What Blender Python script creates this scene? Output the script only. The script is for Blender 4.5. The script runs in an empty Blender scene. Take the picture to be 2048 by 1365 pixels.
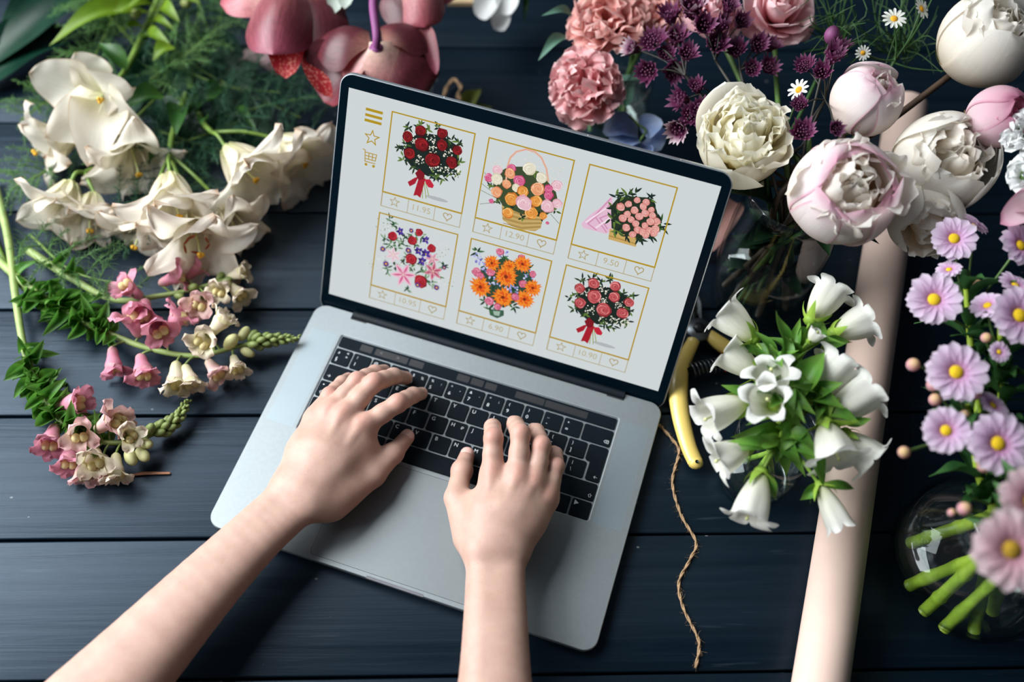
import bpy, math, random
import numpy as np
from mathutils import Vector, Matrix
# ---------------------------------------------------------------- camera, light, exposure
sc = bpy.context.scene
col = sc.collection
CAM = np.array([0.06912807, -0.25002889, 0.83956493])
ROT = np.array([[0.99935074, 0.00256003, -0.03593817],
                [-0.02050379, 0.86060849, -0.50885422],
                [0.02962601, 0.50926071, 0.86010222]])
FPX = 1994.57
cd = bpy.data.cameras.new('camera'); cam = bpy.data.objects.new('camera', cd); col.objects.link(cam)
m4 = Matrix.Identity(4)
for i in range(3):
    for j in range(3): m4[i][j] = ROT[i][j]
    m4[i][3] = CAM[i]
cam.matrix_world = m4
cd.sensor_width = 36.0; cd.lens = FPX * 36 / 2048; cd.clip_start = .02
cd.dof.use_dof = True; cd.dof.focus_distance = 0.862; cd.dof.aperture_fstop = 2.2; cd.dof.aperture_blades = 9
sc.camera = cam
sc.view_settings.view_transform = 'Standard'; sc.view_settings.look = 'None'
sc.view_settings.exposure = 0.0; sc.view_settings.gamma = 1.0; sc.view_settings.use_curve_mapping = False
sc.cycles.max_bounces = 10; sc.cycles.transmission_bounces = 10; sc.cycles.transparent_max_bounces = 12
sc.cycles.caustics_refractive = False; sc.cycles.caustics_reflective = False
sc.cycles.sample_clamp_indirect = 4.0

w = bpy.data.worlds.new('room_light'); sc.world = w; w.use_nodes = True
nt = w.node_tree; nt.nodes.clear()
bg = nt.nodes.new('ShaderNodeBackground'); wo = nt.nodes.new('ShaderNodeOutputWorld')
tc = nt.nodes.new('ShaderNodeTexCoord'); sp = nt.nodes.new('ShaderNodeSeparateXYZ'); mr = nt.nodes.new('ShaderNodeMapRange')
rp = nt.nodes.new('ShaderNodeValToRGB')
nt.links.new(tc.outputs['Generated'], sp.inputs[0]); nt.links.new(sp.outputs['X'], mr.inputs[0])
mr.inputs[1].default_value = -1; mr.inputs[2].default_value = 1
nt.links.new(mr.outputs[0], rp.inputs[0]); nt.links.new(rp.outputs[0], bg.inputs[0]); nt.links.new(bg.outputs[0], wo.inputs[0])
rp.color_ramp.elements[0].position = 0.1; rp.color_ramp.elements[0].color = (0.36, 0.48, 0.62, 1)
rp.color_ramp.elements[1].position = 0.85; rp.color_ramp.elements[1].color = (0.045, 0.060, 0.080, 1)
bg.inputs[1].default_value = 0.27

def area(name, loc, target, sx, sy, power, colr):
    l = bpy.data.lights.new(name, 'AREA'); l.shape = 'RECTANGLE'; l.size = sx; l.size_y = sy; l.energy = power; l.color = colr
    o = bpy.data.objects.new(name, l); col.objects.link(o); o.location = loc
    o.rotation_euler = (Vector(target) - Vector(loc)).to_track_quat('-Z', 'Y').to_euler(); return o
area('window_daylight', (-1.40, 0.35, 1.05), (0.15, 0.25, 0.0), 1.3, 1.3, 74, (0.94, 0.98, 1.0))
area('added_fill_rear', (-1.15, 1.25, 1.95), (0.25, 0.3, 0.0), 1.3, 1.3, 42, (0.95, 0.985, 1.0))  # unseen fill lamp, added high at the left rear to brighten the white flowers

# ---------------------------------------------------------------- helpers
def P(px, py, z=0.0):
    """point of the place that lies at height z along the line of sight of a photo pixel"""
    d = ROT @ np.array([(px - 1024) / FPX, -(py - 682.5) / FPX, -1.0])
    return CAM + d * ((z - CAM[2]) / d[2])
def lin(c):
    if isinstance(c, str):
        c = c.lstrip('#'); c = [int(c[i:i + 2], 16) / 255 for i in (0, 2, 4)]
        return tuple(x / 12.92 if x <= .04045 else ((x + .055) / 1.055) ** 2.4 for x in c)
    return tuple(c)
def unit(v): v = np.asarray(v, float); return v / (np.linalg.norm(v) + 1e-12)
def frame(axis, roll=0.0, hint=(0, 0, 1)):
    z = unit(axis); h = np.asarray(hint, float)
    if abs(np.dot(z, unit(h))) > .98: h = np.array([0, 1., 0])
    x = unit(np.cross(h, z)); y = np.cross(z, x)
    c, s = math.cos(roll), math.sin(roll)
    return np.stack([x * c + y * s, -x * s + y * c, z], 1)
def spline(pts, n=24):
    p = np.asarray(pts, float); k = len(p)
    if k == 2: return p[0] + (p[1] - p[0]) * np.linspace(0, 1, n)[:, None]
    q = np.vstack([2 * p[0] - p[1], p, 2 * p[-1] - p[-2]]); out = []
    for t in np.linspace(0, k - 1 - 1e-6, n):
        i = int(t); f = t - i; a, b, c, d = q[i:i + 4]
        out.append(.5 * (2 * b + (c - a) * f + (2 * a - 5 * b + 4 * c - d) * f * f + (3 * b - a - 3 * c + d) * f ** 3))
    return np.array(out)
class MB:
    def __init__(s): s.v = []; s.f = []; s.u = []; s.m = []; s.n = 0
    def add(s, v, f, uv=None, mat=0):
        v = np.asarray(v, float).reshape(-1, 3); b = s.n
        s.v.append(v); s.n += len(v)
        s.u.append(np.zeros((len(v), 2)) if uv is None else np.asarray(uv, float).reshape(-1, 2))
        s.f += [tuple(b + i for i in q) for q in f]; s.m += [mat] * len(f); return s
    def grid(s, pts, uv=None, mat=0, cu=False, cv=False):
        nu, nv = pts.shape[:2]; F = []
        for i in range(nu - (0 if cu else 1)):
            for j in range(nv - (0 if cv else 1)):
                a, b = i, (i + 1) % nu; c, d = j, (j + 1) % nv
                F.append((a * nv + c, b * nv + c, b * nv + d, a * nv + d))
        if uv is None:
            uu, vv = np.meshgrid(np.linspace(0, 1, nu), np.linspace(0, 1, nv), indexing='ij'); uv = np.stack([uu, vv], -1)
        return s.add(pts.reshape(-1, 3), F, uv.reshape(-1, 2), mat)
    def tube(s, path, r, n=8, mat=0, caps=True, flat=1.0):
        path = np.asarray(path, float); k = len(path); r = np.broadcast_to(np.asarray(r, float), (k,))
        T = np.gradient(path, axis=0); T /= np.linalg.norm(T, axis=1)[:, None] + 1e-12
        N = frame(T[0])[:, 0]; rings = []
        for i in range(k):
            N = unit(N - T[i] * np.dot(N, T[i])); B = np.cross(T[i], N)
            a = np.linspace(0, 2 * np.pi, n, endpoint=False)[:, None]
            rings.append(path[i] + r[i] * (np.cos(a) * N + flat * np.sin(a) * B))
        R = np.array(rings); b = s.n
        s.grid(R, mat=mat, cv=True)
        if caps:
            s.f.append(tuple(b + j for j in reversed(range(n)))); s.m.append(mat)
            s.f.append(tuple(b + (k - 1) * n + j for j in range(n))); s.m.append(mat)
        return s
    def ball(s, c, r, M=None, nu=8, nv=12, mat=0):
        th = np.linspace(0, np.pi, nu + 1)[1:-1]; ph = np.linspace(0, 2 * np.pi, nv, endpoint=False)
        r = np.broadcast_to(np.asarray(r, float), (3,)); M = np.eye(3) if M is None else M
        g = np.array([[(math.sin(t) * math.cos(p), math.sin(t) * math.sin(p), math.cos(t)) for p in ph] for t in th]).reshape(-1, 3)
        v = np.vstack([g, [[0, 0, 1], [0, 0, -1]]]) * r; k = len(g); F = []
        for i in range(nu - 2):
            for j in range(nv): F.append((i * nv + j, (i + 1) * nv + j, (i + 1) * nv + (j + 1) % nv, i * nv + (j + 1) % nv))
        for j in range(nv):
            F.append((k, j, (j + 1) % nv)); F.append((k + 1, (nu - 2) * nv + (j + 1) % nv, (nu - 2) * nv + j))
        uv = np.stack([(1 - v[:, 2] / r[2]) / 2, np.zeros(len(v))], 1)
        return s.add(np.asarray(c) + v @ np.asarray(M).T, F, uv, mat)
    def lathe(s, prof, c=(0, 0, 0), M=None, n=32, mat=0, close=False):
        M = np.eye(3) if M is None else M; a = np.linspace(0, 2 * np.pi, n, endpoint=False)
        pr = np.array(prof, float); R = np.zeros((len(pr), n, 3))
        R[:, :, 0] = pr[:, :1] * np.cos(a); R[:, :, 1] = pr[:, :1] * np.sin(a); R[:, :, 2] = pr[:, 1:]
        return s.grid(np.asarray(c) + R @ np.asarray(M).T, mat=mat, cu=close, cv=True)
    def box(s, a, b, M=None, c=(0, 0, 0), mat=0):
        v = np.array([(x, y, z) for x in (a[0], b[0]) for y in (a[1], b[1]) for z in (a[2], b[2])], float)
        if M is not None: v = v @ np.asarray(M).T
        return s.add(v + np.asarray(c), [(0, 1, 3, 2), (4, 6, 7, 5), (0, 4, 5, 1), (2, 3, 7, 6), (0, 2, 6, 4), (1, 5, 7, 3)], None, mat)
    def poly(s, pts, mat=0): return s.add(pts, [tuple(range(len(pts)))], None, mat)
    def prism(s, loop, z0, z1, bev=0.0, mat=0, M=None, c=(0, 0, 0)):
        """closed 2-D loop raised from z0 to z1 with a small rounded top edge"""
        L = np.asarray(loop, float); n = len(L); ce = L.mean(0); rings = []
        d = L - ce; sc_ = np.linalg.norm(d, axis=1)[:, None]
        lv = [(0, z0), (0, z1)] if not bev else [(0, z0), (0, z1 - bev), (bev * .3, z1 - bev * .3), (bev, z1)]
        if bev:
            nx = np.roll(L, -1, 0) - np.roll(L, 1, 0); nn = np.stack([nx[:, 1], -nx[:, 0]], 1); nn /= np.linalg.norm(nn, axis=1)[:, None] + 1e-12
            if np.sum(nn * d) < 0: nn = -nn
        for ins, z in lv:
            q = L - (nn * ins if ins else 0); rings.append(np.column_stack([q, np.full(n, z)]))
        R = np.array(rings)
        R = (R @ np.asarray(M).T if M is not None else R) + np.asarray(c); b = s.n
        s.grid(R, mat=mat, cv=True)
        s.f.append(tuple(b + j for j in reversed(range(n)))); s.m.append(mat)
        s.f.append(tuple(b + (len(lv) - 1) * n + j for j in range(n))); s.m.append(mat); return s
    def build(s, name, mats, parent=None, o=(0, 0, 0), smooth=True, auto=None):
        me = bpy.data.meshes.new(name); V = np.vstack(s.v) - np.asarray(o)
        me.from_pydata(V.tolist(), [], s.f)
        if not isinstance(mats, (list, tuple)): mats = [mats]
        for m in mats: me.materials.append(m)
        me.polygons.foreach_set('material_index', s.m)
        me.polygons.foreach_set('use_smooth', [smooth] * len(s.f))
        U = np.vstack(s.u); ul = me.uv_layers.new(name='UVMap')
        li = np.zeros(len(me.loops), int); me.loops.foreach_get('vertex_index', li)
        ul.data.foreach_set('uv', U[li].ravel())
        me.update()
        if auto: me.set_sharp_from_angle(angle=math.radians(auto))
        ob = bpy.data.objects.new(name, me); col.objects.link(ob)
        if parent is not None: ob.parent = parent
        else: ob.location = o
        return ob
def tag(o, label, cat, group=None, kind=None):
    o['label'] = label; o['category'] = cat
    if group: o['group'] = group
    if kind: o['kind'] = kind
    return o
def thing(name, label, cat, loc, group=None, rz=0.0):
    o = bpy.data.objects.new(name, None); col.objects.link(o); o.empty_display_size = .02
    o.location = [float(x) for x in loc]; o.rotation_euler = (0, 0, rz); return tag(o, label, cat, group)
def joint(name, parent):
    o = bpy.data.objects.new(name, None); col.objects.link(o); o.parent = parent; o.empty_display_size = .01; return o
def rrect(x0, y0, x1, y1, r, n=6):
    out = []
    for cx, cy, a0 in ((x1 - r, y0 + r, -90), (x1 - r, y1 - r, 0), (x0 + r, y1 - r, 90), (x0 + r, y0 + r, 180)):
        for k in range(n + 1):
            a = math.radians(a0 + 90 * k / n); out.append((cx + r * math.cos(a), cy + r * math.sin(a)))
    return out
# ---- materials
class NT:
    def __init__(s, name):
        s.m = bpy.data.materials.new(name); s.m.use_nodes = True; s.t = s.m.node_tree; s.t.nodes.clear()
        s.out = s.n('ShaderNodeOutputMaterial'); s.uvn = None
    def n(s, t, **k):
        x = s.t.nodes.new(t)
        for a, b in k.items(): setattr(x, a, b)
        return x
    def l(s, a, b): s.t.links.new(a, b)
    def val(s, node, **k):
        for a, b in k.items():
            i = node.inputs[a.replace('_', ' ')]
            if hasattr(b, 'is_linked') or hasattr(b, 'links'): s.l(b, i)
            else: i.default_value = (*b, 1) if isinstance(b, tuple) and len(b) == 3 and i.type == 'RGBA' else b
        return node
    def coord(s, kind='Object', scale=(1, 1, 1)):
        tc = s.n('ShaderNodeTexCoord'); mp = s.n('ShaderNodeMapping'); s.l(tc.outputs[kind], mp.inputs[0]); mp.inputs['Scale'].default_value = scale
        return mp.outputs[0]
    def noise(s, vec, scale=5, detail=3, rough=.5, dist=0):
        x = s.n('ShaderNodeTexNoise'); s.l(vec, x.inputs['Vector']); x.inputs['Scale'].default_value = scale
        x.inputs['Detail'].default_value = detail; x.inputs['Roughness'].default_value = rough; x.inputs['Distortion'].default_value = dist
        return x.outputs[0]
    def ramp(s, fac, stops):
        x = s.n('ShaderNodeValToRGB'); s.l(fac, x.inputs[0]); e = x.color_ramp.elements
        while len(e) < len(stops): e.new(.5)
        for k, (p, c) in enumerate(stops):
            e[k].position = p; c = lin(c) if not isinstance(c, (int, float)) else (c, c, c); e[k].color = (*c, 1)
        return x.outputs[0]
    def mix(s, f, a, b, mode='MIX'):
        x = s.n('ShaderNodeMix', data_type='RGBA', blend_type=mode)
        for i, q in ((0, f), (6, a), (7, b)):
            if hasattr(q, 'links'): s.l(q, x.inputs[i])
            elif i == 0: x.inputs[0].default_value = q
            else: x.inputs[i].default_value = (*lin(q), 1)
        return x.outputs[2]
    def bump(s, h, strength=.2, dist=.001):
        x = s.n('ShaderNodeBump'); s.l(h, x.inputs['Height']); x.inputs['Strength'].default_value = strength; x.inputs['Distance'].default_value = dist
        return x.outputs[0]
def pbr(name, c, rough=.5, metal=0.0, var=.12, vs=60, bump=0.0, bs=200, spec=.5, trans=0.0, sss=0.0, coat=0.0, stretch=(1, 1, 1)):
    t = NT(name); b = t.n('ShaderNodeBsdfPrincipled'); co = t.coord('Object', stretch)
    c = lin(c); dk = tuple(x * (1 - var) for x in c); lt = tuple(min(1, x * (1 + var)) for x in c)
    cc = t.ramp(t.noise(co, vs, 3), [(.3, dk), (.7, lt)])
    t.l(cc, b.inputs['Base Color']); b.inputs['Roughness'].default_value = rough; b.inputs['Metallic'].default_value = metal
    b.inputs['Specular IOR Level'].default_value = spec; b.inputs['Coat Weight'].default_value = coat
    if bump: t.l(t.bump(t.noise(co, bs, 2), bump), b.inputs['Normal'])
    sh = b.outputs[0]
    if trans:
        tr = t.n('ShaderNodeBsdfTranslucent'); t.l(cc, tr.inputs[0]); mx = t.n('ShaderNodeMixShader'); mx.inputs[0].default_value = trans
        t.l(sh, mx.inputs[1]); t.l(tr.outputs[0], mx.inputs[2]); sh = mx.outputs[0]
    t.l(sh, t.out.inputs[0]); return t.m
def petal_mat(name, stops, edge=None, edge_w=.12, vein=.12, trans=.3, rough=.55, vscale=(3, 26, 1), spots=None, bump=.25, blotch=.08):
    """petal colour runs along u (base to tip); veins run lengthwise; optional coloured margin and spots"""
    t = NT(name); b = t.n('ShaderNodeBsdfPrincipled'); uv = t.coord('UV'); vs = t.coord('UV', vscale)
    s = t.n('ShaderNodeSeparateXYZ'); t.l(uv, s.inputs[0])
    no = t.noise(vs, 1.0, 4, .6, .3); bl = t.noise(t.coord('Object'), 40, 3)
    uu = t.n('ShaderNodeMath', operation='MULTIPLY_ADD'); t.l(bl, uu.inputs[0]); uu.inputs[1].default_value = .25
    ua = t.n('ShaderNodeMath', operation='ADD'); t.l(s.outputs[0], ua.inputs[0]); ua.inputs[1].default_value = -.125; t.l(ua.outputs[0], uu.inputs[2])
    c = t.ramp(uu.outputs[0], stops)
    if edge is not None:
        ab = t.n('ShaderNodeMath', operation='MULTIPLY_ADD'); t.l(s.outputs[1], ab.inputs[0]); ab.inputs[1].default_value = 2; ab.inputs[2].default_value = -1
        a2 = t.n('ShaderNodeMath', operation='ABSOLUTE'); t.l(ab.outputs[0], a2.inputs[0])
        mxm = t.n('ShaderNodeMath', operation='MAXIMUM'); t.l(a2.outputs[0], mxm.inputs[0]); t.l(s.outputs[0], mxm.inputs[1])
        f = t.ramp(mxm.outputs[0], [(1 - edge_w * 2, 0.0), (1.0, 1.0)])
        fm = t.n('ShaderNodeMath', operation='MULTIPLY'); t.l(f, fm.inputs[0]); t.l(t.ramp(bl, [(.3, .35), (.65, 1.0)]), fm.inputs[1])
        c = t.mix(fm.outputs[0], c, edge)
    vn = t.ramp(no, [(.3, 1 - vein), (.65, 1.0)])
    c = t.mix(1.0, c, vn, 'MULTIPLY')
    if blotch: c = t.mix(1.0, c, t.ramp(bl, [(.25, 1 - blotch), (.7, 1.0)]), 'MULTIPLY')
    if spots is not None:
        vo = t.n('ShaderNodeTexVoronoi'); t.l(t.coord('UV', (16, 12, 1)), vo.inputs['Vector']); vo.inputs['Scale'].default_value = spots[2]
        f = t.ramp(vo.outputs['Distance'], [(spots[1], 1.0), (spots[1] + .12, 0.0)])
        c = t.mix(f, c, spots[0])
    t.l(c, b.inputs['Base Color']); b.inputs['Roughness'].default_value = rough
    b.inputs['Specular IOR Level'].default_value = .35
    t.l(t.bump(no, bump, .0008), b.inputs['Normal'])
    tr = t.n('ShaderNodeBsdfTranslucent'); t.l(c, tr.inputs[0]); mx = t.n('ShaderNodeMixShader'); mx.inputs[0].default_value = trans
    t.l(b.outputs[0], mx.inputs[1]); t.l(tr.outputs[0], mx.inputs[2]); t.l(mx.outputs[0], t.out.inputs[0]); return t.m
def glass_mat(name, tint=(.97, .99, .985), ior=1.46, rough=0.0):
    t = NT(name); g = t.n('ShaderNodeBsdfGlossy'); g.inputs['Color'].default_value = (.95, .97, 1, 1); g.inputs['Roughness'].default_value = .03
    tr = t.n('ShaderNodeBsdfTransparent'); lw = t.n('ShaderNodeLayerWeight'); lw.inputs['Blend'].default_value = .35
    t.l(t.ramp(lw.outputs['Facing'], [(.55, tint), (.97, tuple(x * .55 for x in tint))]), tr.inputs[0])
    no = t.noise(t.coord('Object'), 70, 2); t.l(t.bump(no, .05, .0008), g.inputs['Normal'])
    f = t.ramp(lw.outputs['Facing'], [(0.0, .035), (.55, .06), (.80, .20), (.97, .60)])
    mx = t.n('ShaderNodeMixShader'); t.l(f, mx.inputs[0]); t.l(tr.outputs[0], mx.inputs[1]); t.l(g.outputs[0], mx.inputs[2]); t.l(mx.outputs[0], t.out.inputs[0]); return t.m
# ---- plant pieces
def prof_lily(t): return np.sin(np.pi * np.clip(t, 0, 1) ** .92) ** .62 * (1 - .12 * t) + .03 * (1 - t)
def prof_round(t): return np.sqrt(np.clip(1 - (2 * np.clip((t * .94 + .06), 0, 1) ** 1.15 - 1) ** 2, 0, 1))
def prof_fan(t): return np.clip(.08 + .95 * t ** .8, 0, 1) * np.sqrt(np.clip(1 - np.clip((t - .72) / .28, 0, 1) ** 2.4 * .75, 0, 1))
def prof_leaf(t): return np.sin(np.pi * np.clip(t, 0, 1) ** .75) * (1 - .12 * t)
def prof_strap(t): return np.clip(np.minimum(t / .12 + .35, 1), 0, 1) * np.sqrt(np.clip(1 - np.clip((t - .7) / .3, 0, 1) ** 2, 0, 1))
def prof_point(t): return np.clip(1 - t, 0, 1) ** .8
def petal(mb, M, o, L, W, th0, th1, p=1.0, r0=0.0, z0=0.0, az=0.0, prof=prof_lily, cup=0.0, wrap=0.0, ruf=0.0, rf=3.0, nu=10, nv=6, mat=0, seed=0, twist=0.0, crease=0.0, side=0.0, jag=0.0):
    """one petal or leaf: its centre line leaves the axis at angle th0 (degrees) and ends at th1; wrap bends it round the axis"""
    rg = np.random.RandomState(seed * 7 + 3); t = np.linspace(0, 1, nu + 1); th = np.radians(th0 + (th1 - th0) * t ** p)
    ds = L / nu; thm = (th[1:] + th[:-1]) / 2
    r = r0 + np.concatenate([[0], np.cumsum(np.sin(thm) * ds)]); z = z0 + np.concatenate([[0], np.cumsum(np.cos(thm) * ds)])
    x = np.linspace(-1, 1, nv + 1); wd = prof(t)[:, None] * W / 2
    X = wd * x[None, :]; h = cup * X ** 2 / max(W, 1e-6) - crease * np.abs(X)
    if ruf:
        ph = rg.rand(4) * 6.28; e = np.abs(x)[None, :] ** 1.5 * t[:, None] + t[:, None] ** 2 * .7
        h = h + ruf * e * (np.sin(rf * 6.28 * (t[:, None] * .8 + x[None, :] * .35) + ph[0]) + .6 * np.sin(rf * 9.1 * (x[None, :] * .5 - t[:, None] * .3) + ph[1]))
    Rr = np.broadcast_to(r[:, None], X.shape).copy(); Zz = np.broadcast_to(z[:, None], X.shape).copy()
    if jag:
        e = (t[:, None] ** 6) * jag * L * (rg.rand(1, nv + 1) - .5); Rr += e * np.sin(th)[:, None]; Zz += e * np.cos(th)[:, None]
    sd = side * L * t[:, None] ** 2
    nr, nz = -np.cos(th)[:, None], np.sin(th)[:, None]
    if twist:
        tw = twist * t[:, None] ** 2; h, X = h * np.cos(tw) + X * np.sin(tw), X * np.cos(tw) - h * np.sin(tw)
    Rr = Rr + nr * h; Zz = Zz + nz * h; X = X + sd
    a0 = az
    if wrap:
        ang = wrap * X / np.maximum(np.abs(Rr), W * .12); Xl = X * (1 - wrap)
        lx = Rr * np.cos(ang) ; ly = Rr * np.sin(ang) + Xl
    else: lx, ly = Rr, X
    c, s_ = math.cos(a0), math.sin(a0)
    pts = np.stack([lx * c - ly * s_, lx * s_ + ly * c, Zz], -1) @ np.asarray(M).T + np.asarray(o)
    mb.grid(pts, mat=mat); return pts
def leaf(mb, base, tip, W, mat=0, up=(0, 0, 1), arch=.15, prof=prof_leaf, nu=8, nv=4, cup=.6, curl=0.0, seed=0, ruf=0.0, roll=0.0):
    """leaf from base to tip, arching towards `up`"""
    base = np.asarray(base, float); tip = np.asarray(tip, float); d = tip - base; L = np.linalg.norm(d) + 1e-9; y = d / L
    u = np.asarray(up, float); n = u - y * np.dot(u, y); n = unit(n) if np.linalg.norm(n) > 1e-4 else frame(y)[:, 0]; x = np.cross(y, n)
    c, s_ = math.cos(roll), math.sin(roll); x, n = x * c + n * s_, n * c - x * s_
    rg = np.random.RandomState(seed); ph = rg.rand(2) * 6.28
    t = np.linspace(0, 1, nu + 1)[:, None]; q = np.linspace(-1, 1, nv + 1)[None, :]
    Xw = prof(t) * W / 2 * q; H = arch * L * np.sin(np.pi * t) + cup * Xw ** 2 / max(W, 1e-6) * 2 + curl * L * t ** 3
    if ruf: H = H + ruf * W * np.abs(q) * np.sin(14 * t + ph[0] + 2 * q)
    pts = base + (t * L)[..., None] * y + Xw[..., None] * x + H[..., None] * n
    mb.grid(pts, mat=mat); return pts
def jit(rg, a): return (rg.rand() * 2 - 1) * a

# ---------------------------------------------------------------- the table
def wood_mat():
    t = NT('navy painted wood'); b = t.n('ShaderNodeBsdfPrincipled')
    g = t.noise(t.coord('Object', (3, 95, 20)), 1.0, 6, .65, .6); g2 = t.noise(t.coord('Object', (.9, 26, 10)), 1.0, 5, .6, 1.2)
    p = t.noise(t.coord('Object', (1.4, 1.8, 1)), 2.0, 3)
    c = t.ramp(g, [(.32, (.0006, .0042, .0085)), (.55, (.0014, .0060, .0118)), (.78, (.0065, .0135, .0225))])
    c = t.mix(t.ramp(g2, [(.35, 0.0), (.75, .55)]), c, (.0055, .0120, .0205))
    sc_ = t.noise(t.coord('Object', (14, 190, 1)), 1.0, 2, .5, .3)
    c = t.mix(t.ramp(sc_, [(.70, 0.0), (.80, .30)]), c, (.05, .065, .085))
    sp_ = t.n('ShaderNodeTexVoronoi'); t.l(t.coord('Object', (28, 40, 1)), sp_.inputs['Vector']); sp_.inputs['Scale'].default_value = 1.0
    c = t.mix(t.ramp(sp_.outputs['Distance'], [(.028, .55), (.045, 0.0)]), c, (.22, .23, .22))
    t.l(c, b.inputs['Base Color'])
    t.l(t.ramp(g2, [(.3, .34), (.7, .46)]), b.inputs['Roughness']); b.inputs['Specular IOR Level'].default_value = .36; b.inputs['Specular Tint'].default_value = (.62, .79, 1, 1)
    mx = t.mix(.5, g, g2); t.l(t.bump(mx, .8, .0014), b.inputs['Normal'])
    t.l(b.outputs[0], t.out.inputs[0]); return t.m
M_wood = wood_mat()
M_gap = pbr('dark groove paint', (.0015, .004, .007), .8)
mb = MB(); y0 = -0.0705 - .1195 * 2; Ys = [y0 + .1195 * k for k in range(15)]
obs = {2: -.0705, 3: .0481, 4: .1671, 5: .2837, 6: .4045, 7: .5284, 8: .6502}
for k, v in obs.items(): Ys[k] = v
rg = np.random.RandomState(4)
for a, b in zip(Ys[:-1], Ys[1:]):
    lp = rrect(a + .0009, -.024, b - .0009, jit(rg, .0002), .0016, 3)
    X = np.linspace(-1.15, 1.35, 26); R = np.zeros((26, len(lp), 3)); R[:, :, 0] = X[:, None]; R[:, :, 1:] = np.array(lp)[None]
    bs = mb.n; mb.grid(R, cv=True); n = len(lp)
    mb.f += [tuple(bs + j for j in range(n)), tuple(bs + 25 * n + j for j in reversed(range(n)))]; mb.m += [0, 0]
table = thing('table', 'dark navy painted wooden plank table that everything stands on', 'table', (.1, .45, -.75))
mb.build('tabletop', M_wood, table, (.1, .45, -.75), auto=40)
mb = MB(); mb.box((-1.12, Ys[0] + .02, -.055), (1.32, Ys[-1] - .02, -.0245)); mb.build('underframe', M_gap, table, (.1, .45, -.75), smooth=False)
for x in (-1.05, 1.25):
    for y in (Ys[0] + .06, Ys[-1] - .06):
        mb = MB(); mb.prism(rrect(x - .035, y - .035, x + .035, y + .035, .006, 3), -.75, -.055); mb.build('leg', M_wood, table, (.1, .45, -.75), smooth=False)
mb = MB(); mb.box((-3.2, -2.2, -.80), (3.4, 3.6, -.75))
fl = mb.build('floor', pbr('grey brown floorboards', (.05, .045, .04), .6, stretch=(2, 20, 1)), smooth=False); fl['kind'] = 'structure'

# ---------------------------------------------------------------- the laptop
LROT = math.radians(-19.25); BT = .0110
TH = 1.05802744; YB, ZB = .24932, .00848 + BT
laptop = thing('laptop', 'open silver laptop showing a flower shop page under the typing hands', 'laptop', (0, 0, 0), rz=LROT)
M_alu = pbr('brushed aluminium', '#92999c', .54, .90, .03, 300, .03, 900)
M_alu_lid = pbr('aluminium rim', '#dfe4e8', .34, .9, .02, 300)
M_key = pbr('black keycap', (.0012, .0052, .0095), .6, 0, .1, 90, .02, 500, spec=.12)
M_leg = pbr('white key legend', (.62, .66, .68), .6)
M_bez = pbr('black screen glass', (.0008, .0050, .0095), .16, 0, .05, 50, spec=.14)
M_dark = pbr('dark seam', (.012, .014, .016), .7)
lp_o = (0, 0, 0)
def text_geo(body, size):
    cu = bpy.data.curves.new('glyphs', 'FONT'); cu.body = body; cu.size = size; cu.align_x = 'CENTER'; cu.align_y = 'CENTER'; cu.resolution_u = 3
    ob = bpy.data.objects.new('glyphs', cu); col.objects.link(ob); dg = bpy.context.evaluated_depsgraph_get(); dg.update()
    me = ob.evaluated_get(dg).to_mesh(); v = np.array([tuple(q.co) for q in me.vertices]); f = [tuple(p.vertices) for p in me.polygons]
    ob.evaluated_get(dg).to_mesh_clear(); bpy.data.objects.remove(ob); bpy.data.curves.remove(cu)
    return (v if len(v) else np.zeros((0, 3))), f
HW, DP = .34935 / 2, .2407
WX, WY0, WY1 = .2768 / 2, .10888, .21394
# base: under shell, bevelled rim, top deck with a sunk keyboard well
mb = MB(); N = 12
def ring(x0, y0, x1, y1, r, z): return np.array([(x, y, z) for x, y in rrect(x0, y0, x1, y1, r, N)])
rings = [ring(-HW + .012, .012, HW - .012, DP - .012, .008, .0012), ring(-HW + .003, .003, HW - .003, DP - .003, .011, .0030),
         ring(-HW, 0, HW, DP, .0125, .0062), ring(-HW, 0, HW, DP, .0125, BT - .0006), ring(-HW + .0006, .0006, HW - .0006, DP - .0006, .012, BT),
         ring(-WX - .0012, WY0 - .0012, WX + .0012, WY1 + .0012, .003, BT), ring(-WX - .0002, WY0 - .0002, WX + .0002, WY1 + .0002, .0022, BT - .0002),
         ring(-WX, WY0, WX, WY1, .002, BT - .0010)]
mb.grid(np.array(rings), cv=True); n = len(rings[0])
mb.f += [tuple(reversed(range(n))), tuple((len(rings) - 1) * n + j for j in range(n))]; mb.m += [0, 0]
base = mb.build('base', M_alu, laptop, auto=9)
mb = MB(); mb.prism(rrect(-HW + .012, .0125, HW - .012, DP - .012, .006, 4), 0.0, .00125); mb.build('foot', M_dark, base, smooth=False)
# opening notch at the front edge
mb = MB(); L = rrect(-.026, -.00035, .026, .0022, .0012, 4); mb.prism(L, BT - .0022, BT + .00006); 
mb.build('opening_notch', pbr('notch shade', '#77767c', .5, .6), base, smooth=False)
# trackpad
TPX, TPY0, TPY1 = .0795, .0045, .1045
mb = MB(); mb.prism(rrect(-TPX, TPY0, TPX, TPY1, .0035, 6), BT - .0004, BT + .00003); mb.build('trackpad_seam', M_dark, base, smooth=False)
mb = MB(); mb.prism(rrect(-TPX + .0003, TPY0 + .0003, TPX - .0003, TPY1 - .0003, .0033, 6), BT - .0003, BT + .00008, .00003)
mb.build('trackpad', pbr('trackpad satin', '#8d9395', .50, .9, .02, 200), laptop, smooth=False)
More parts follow.
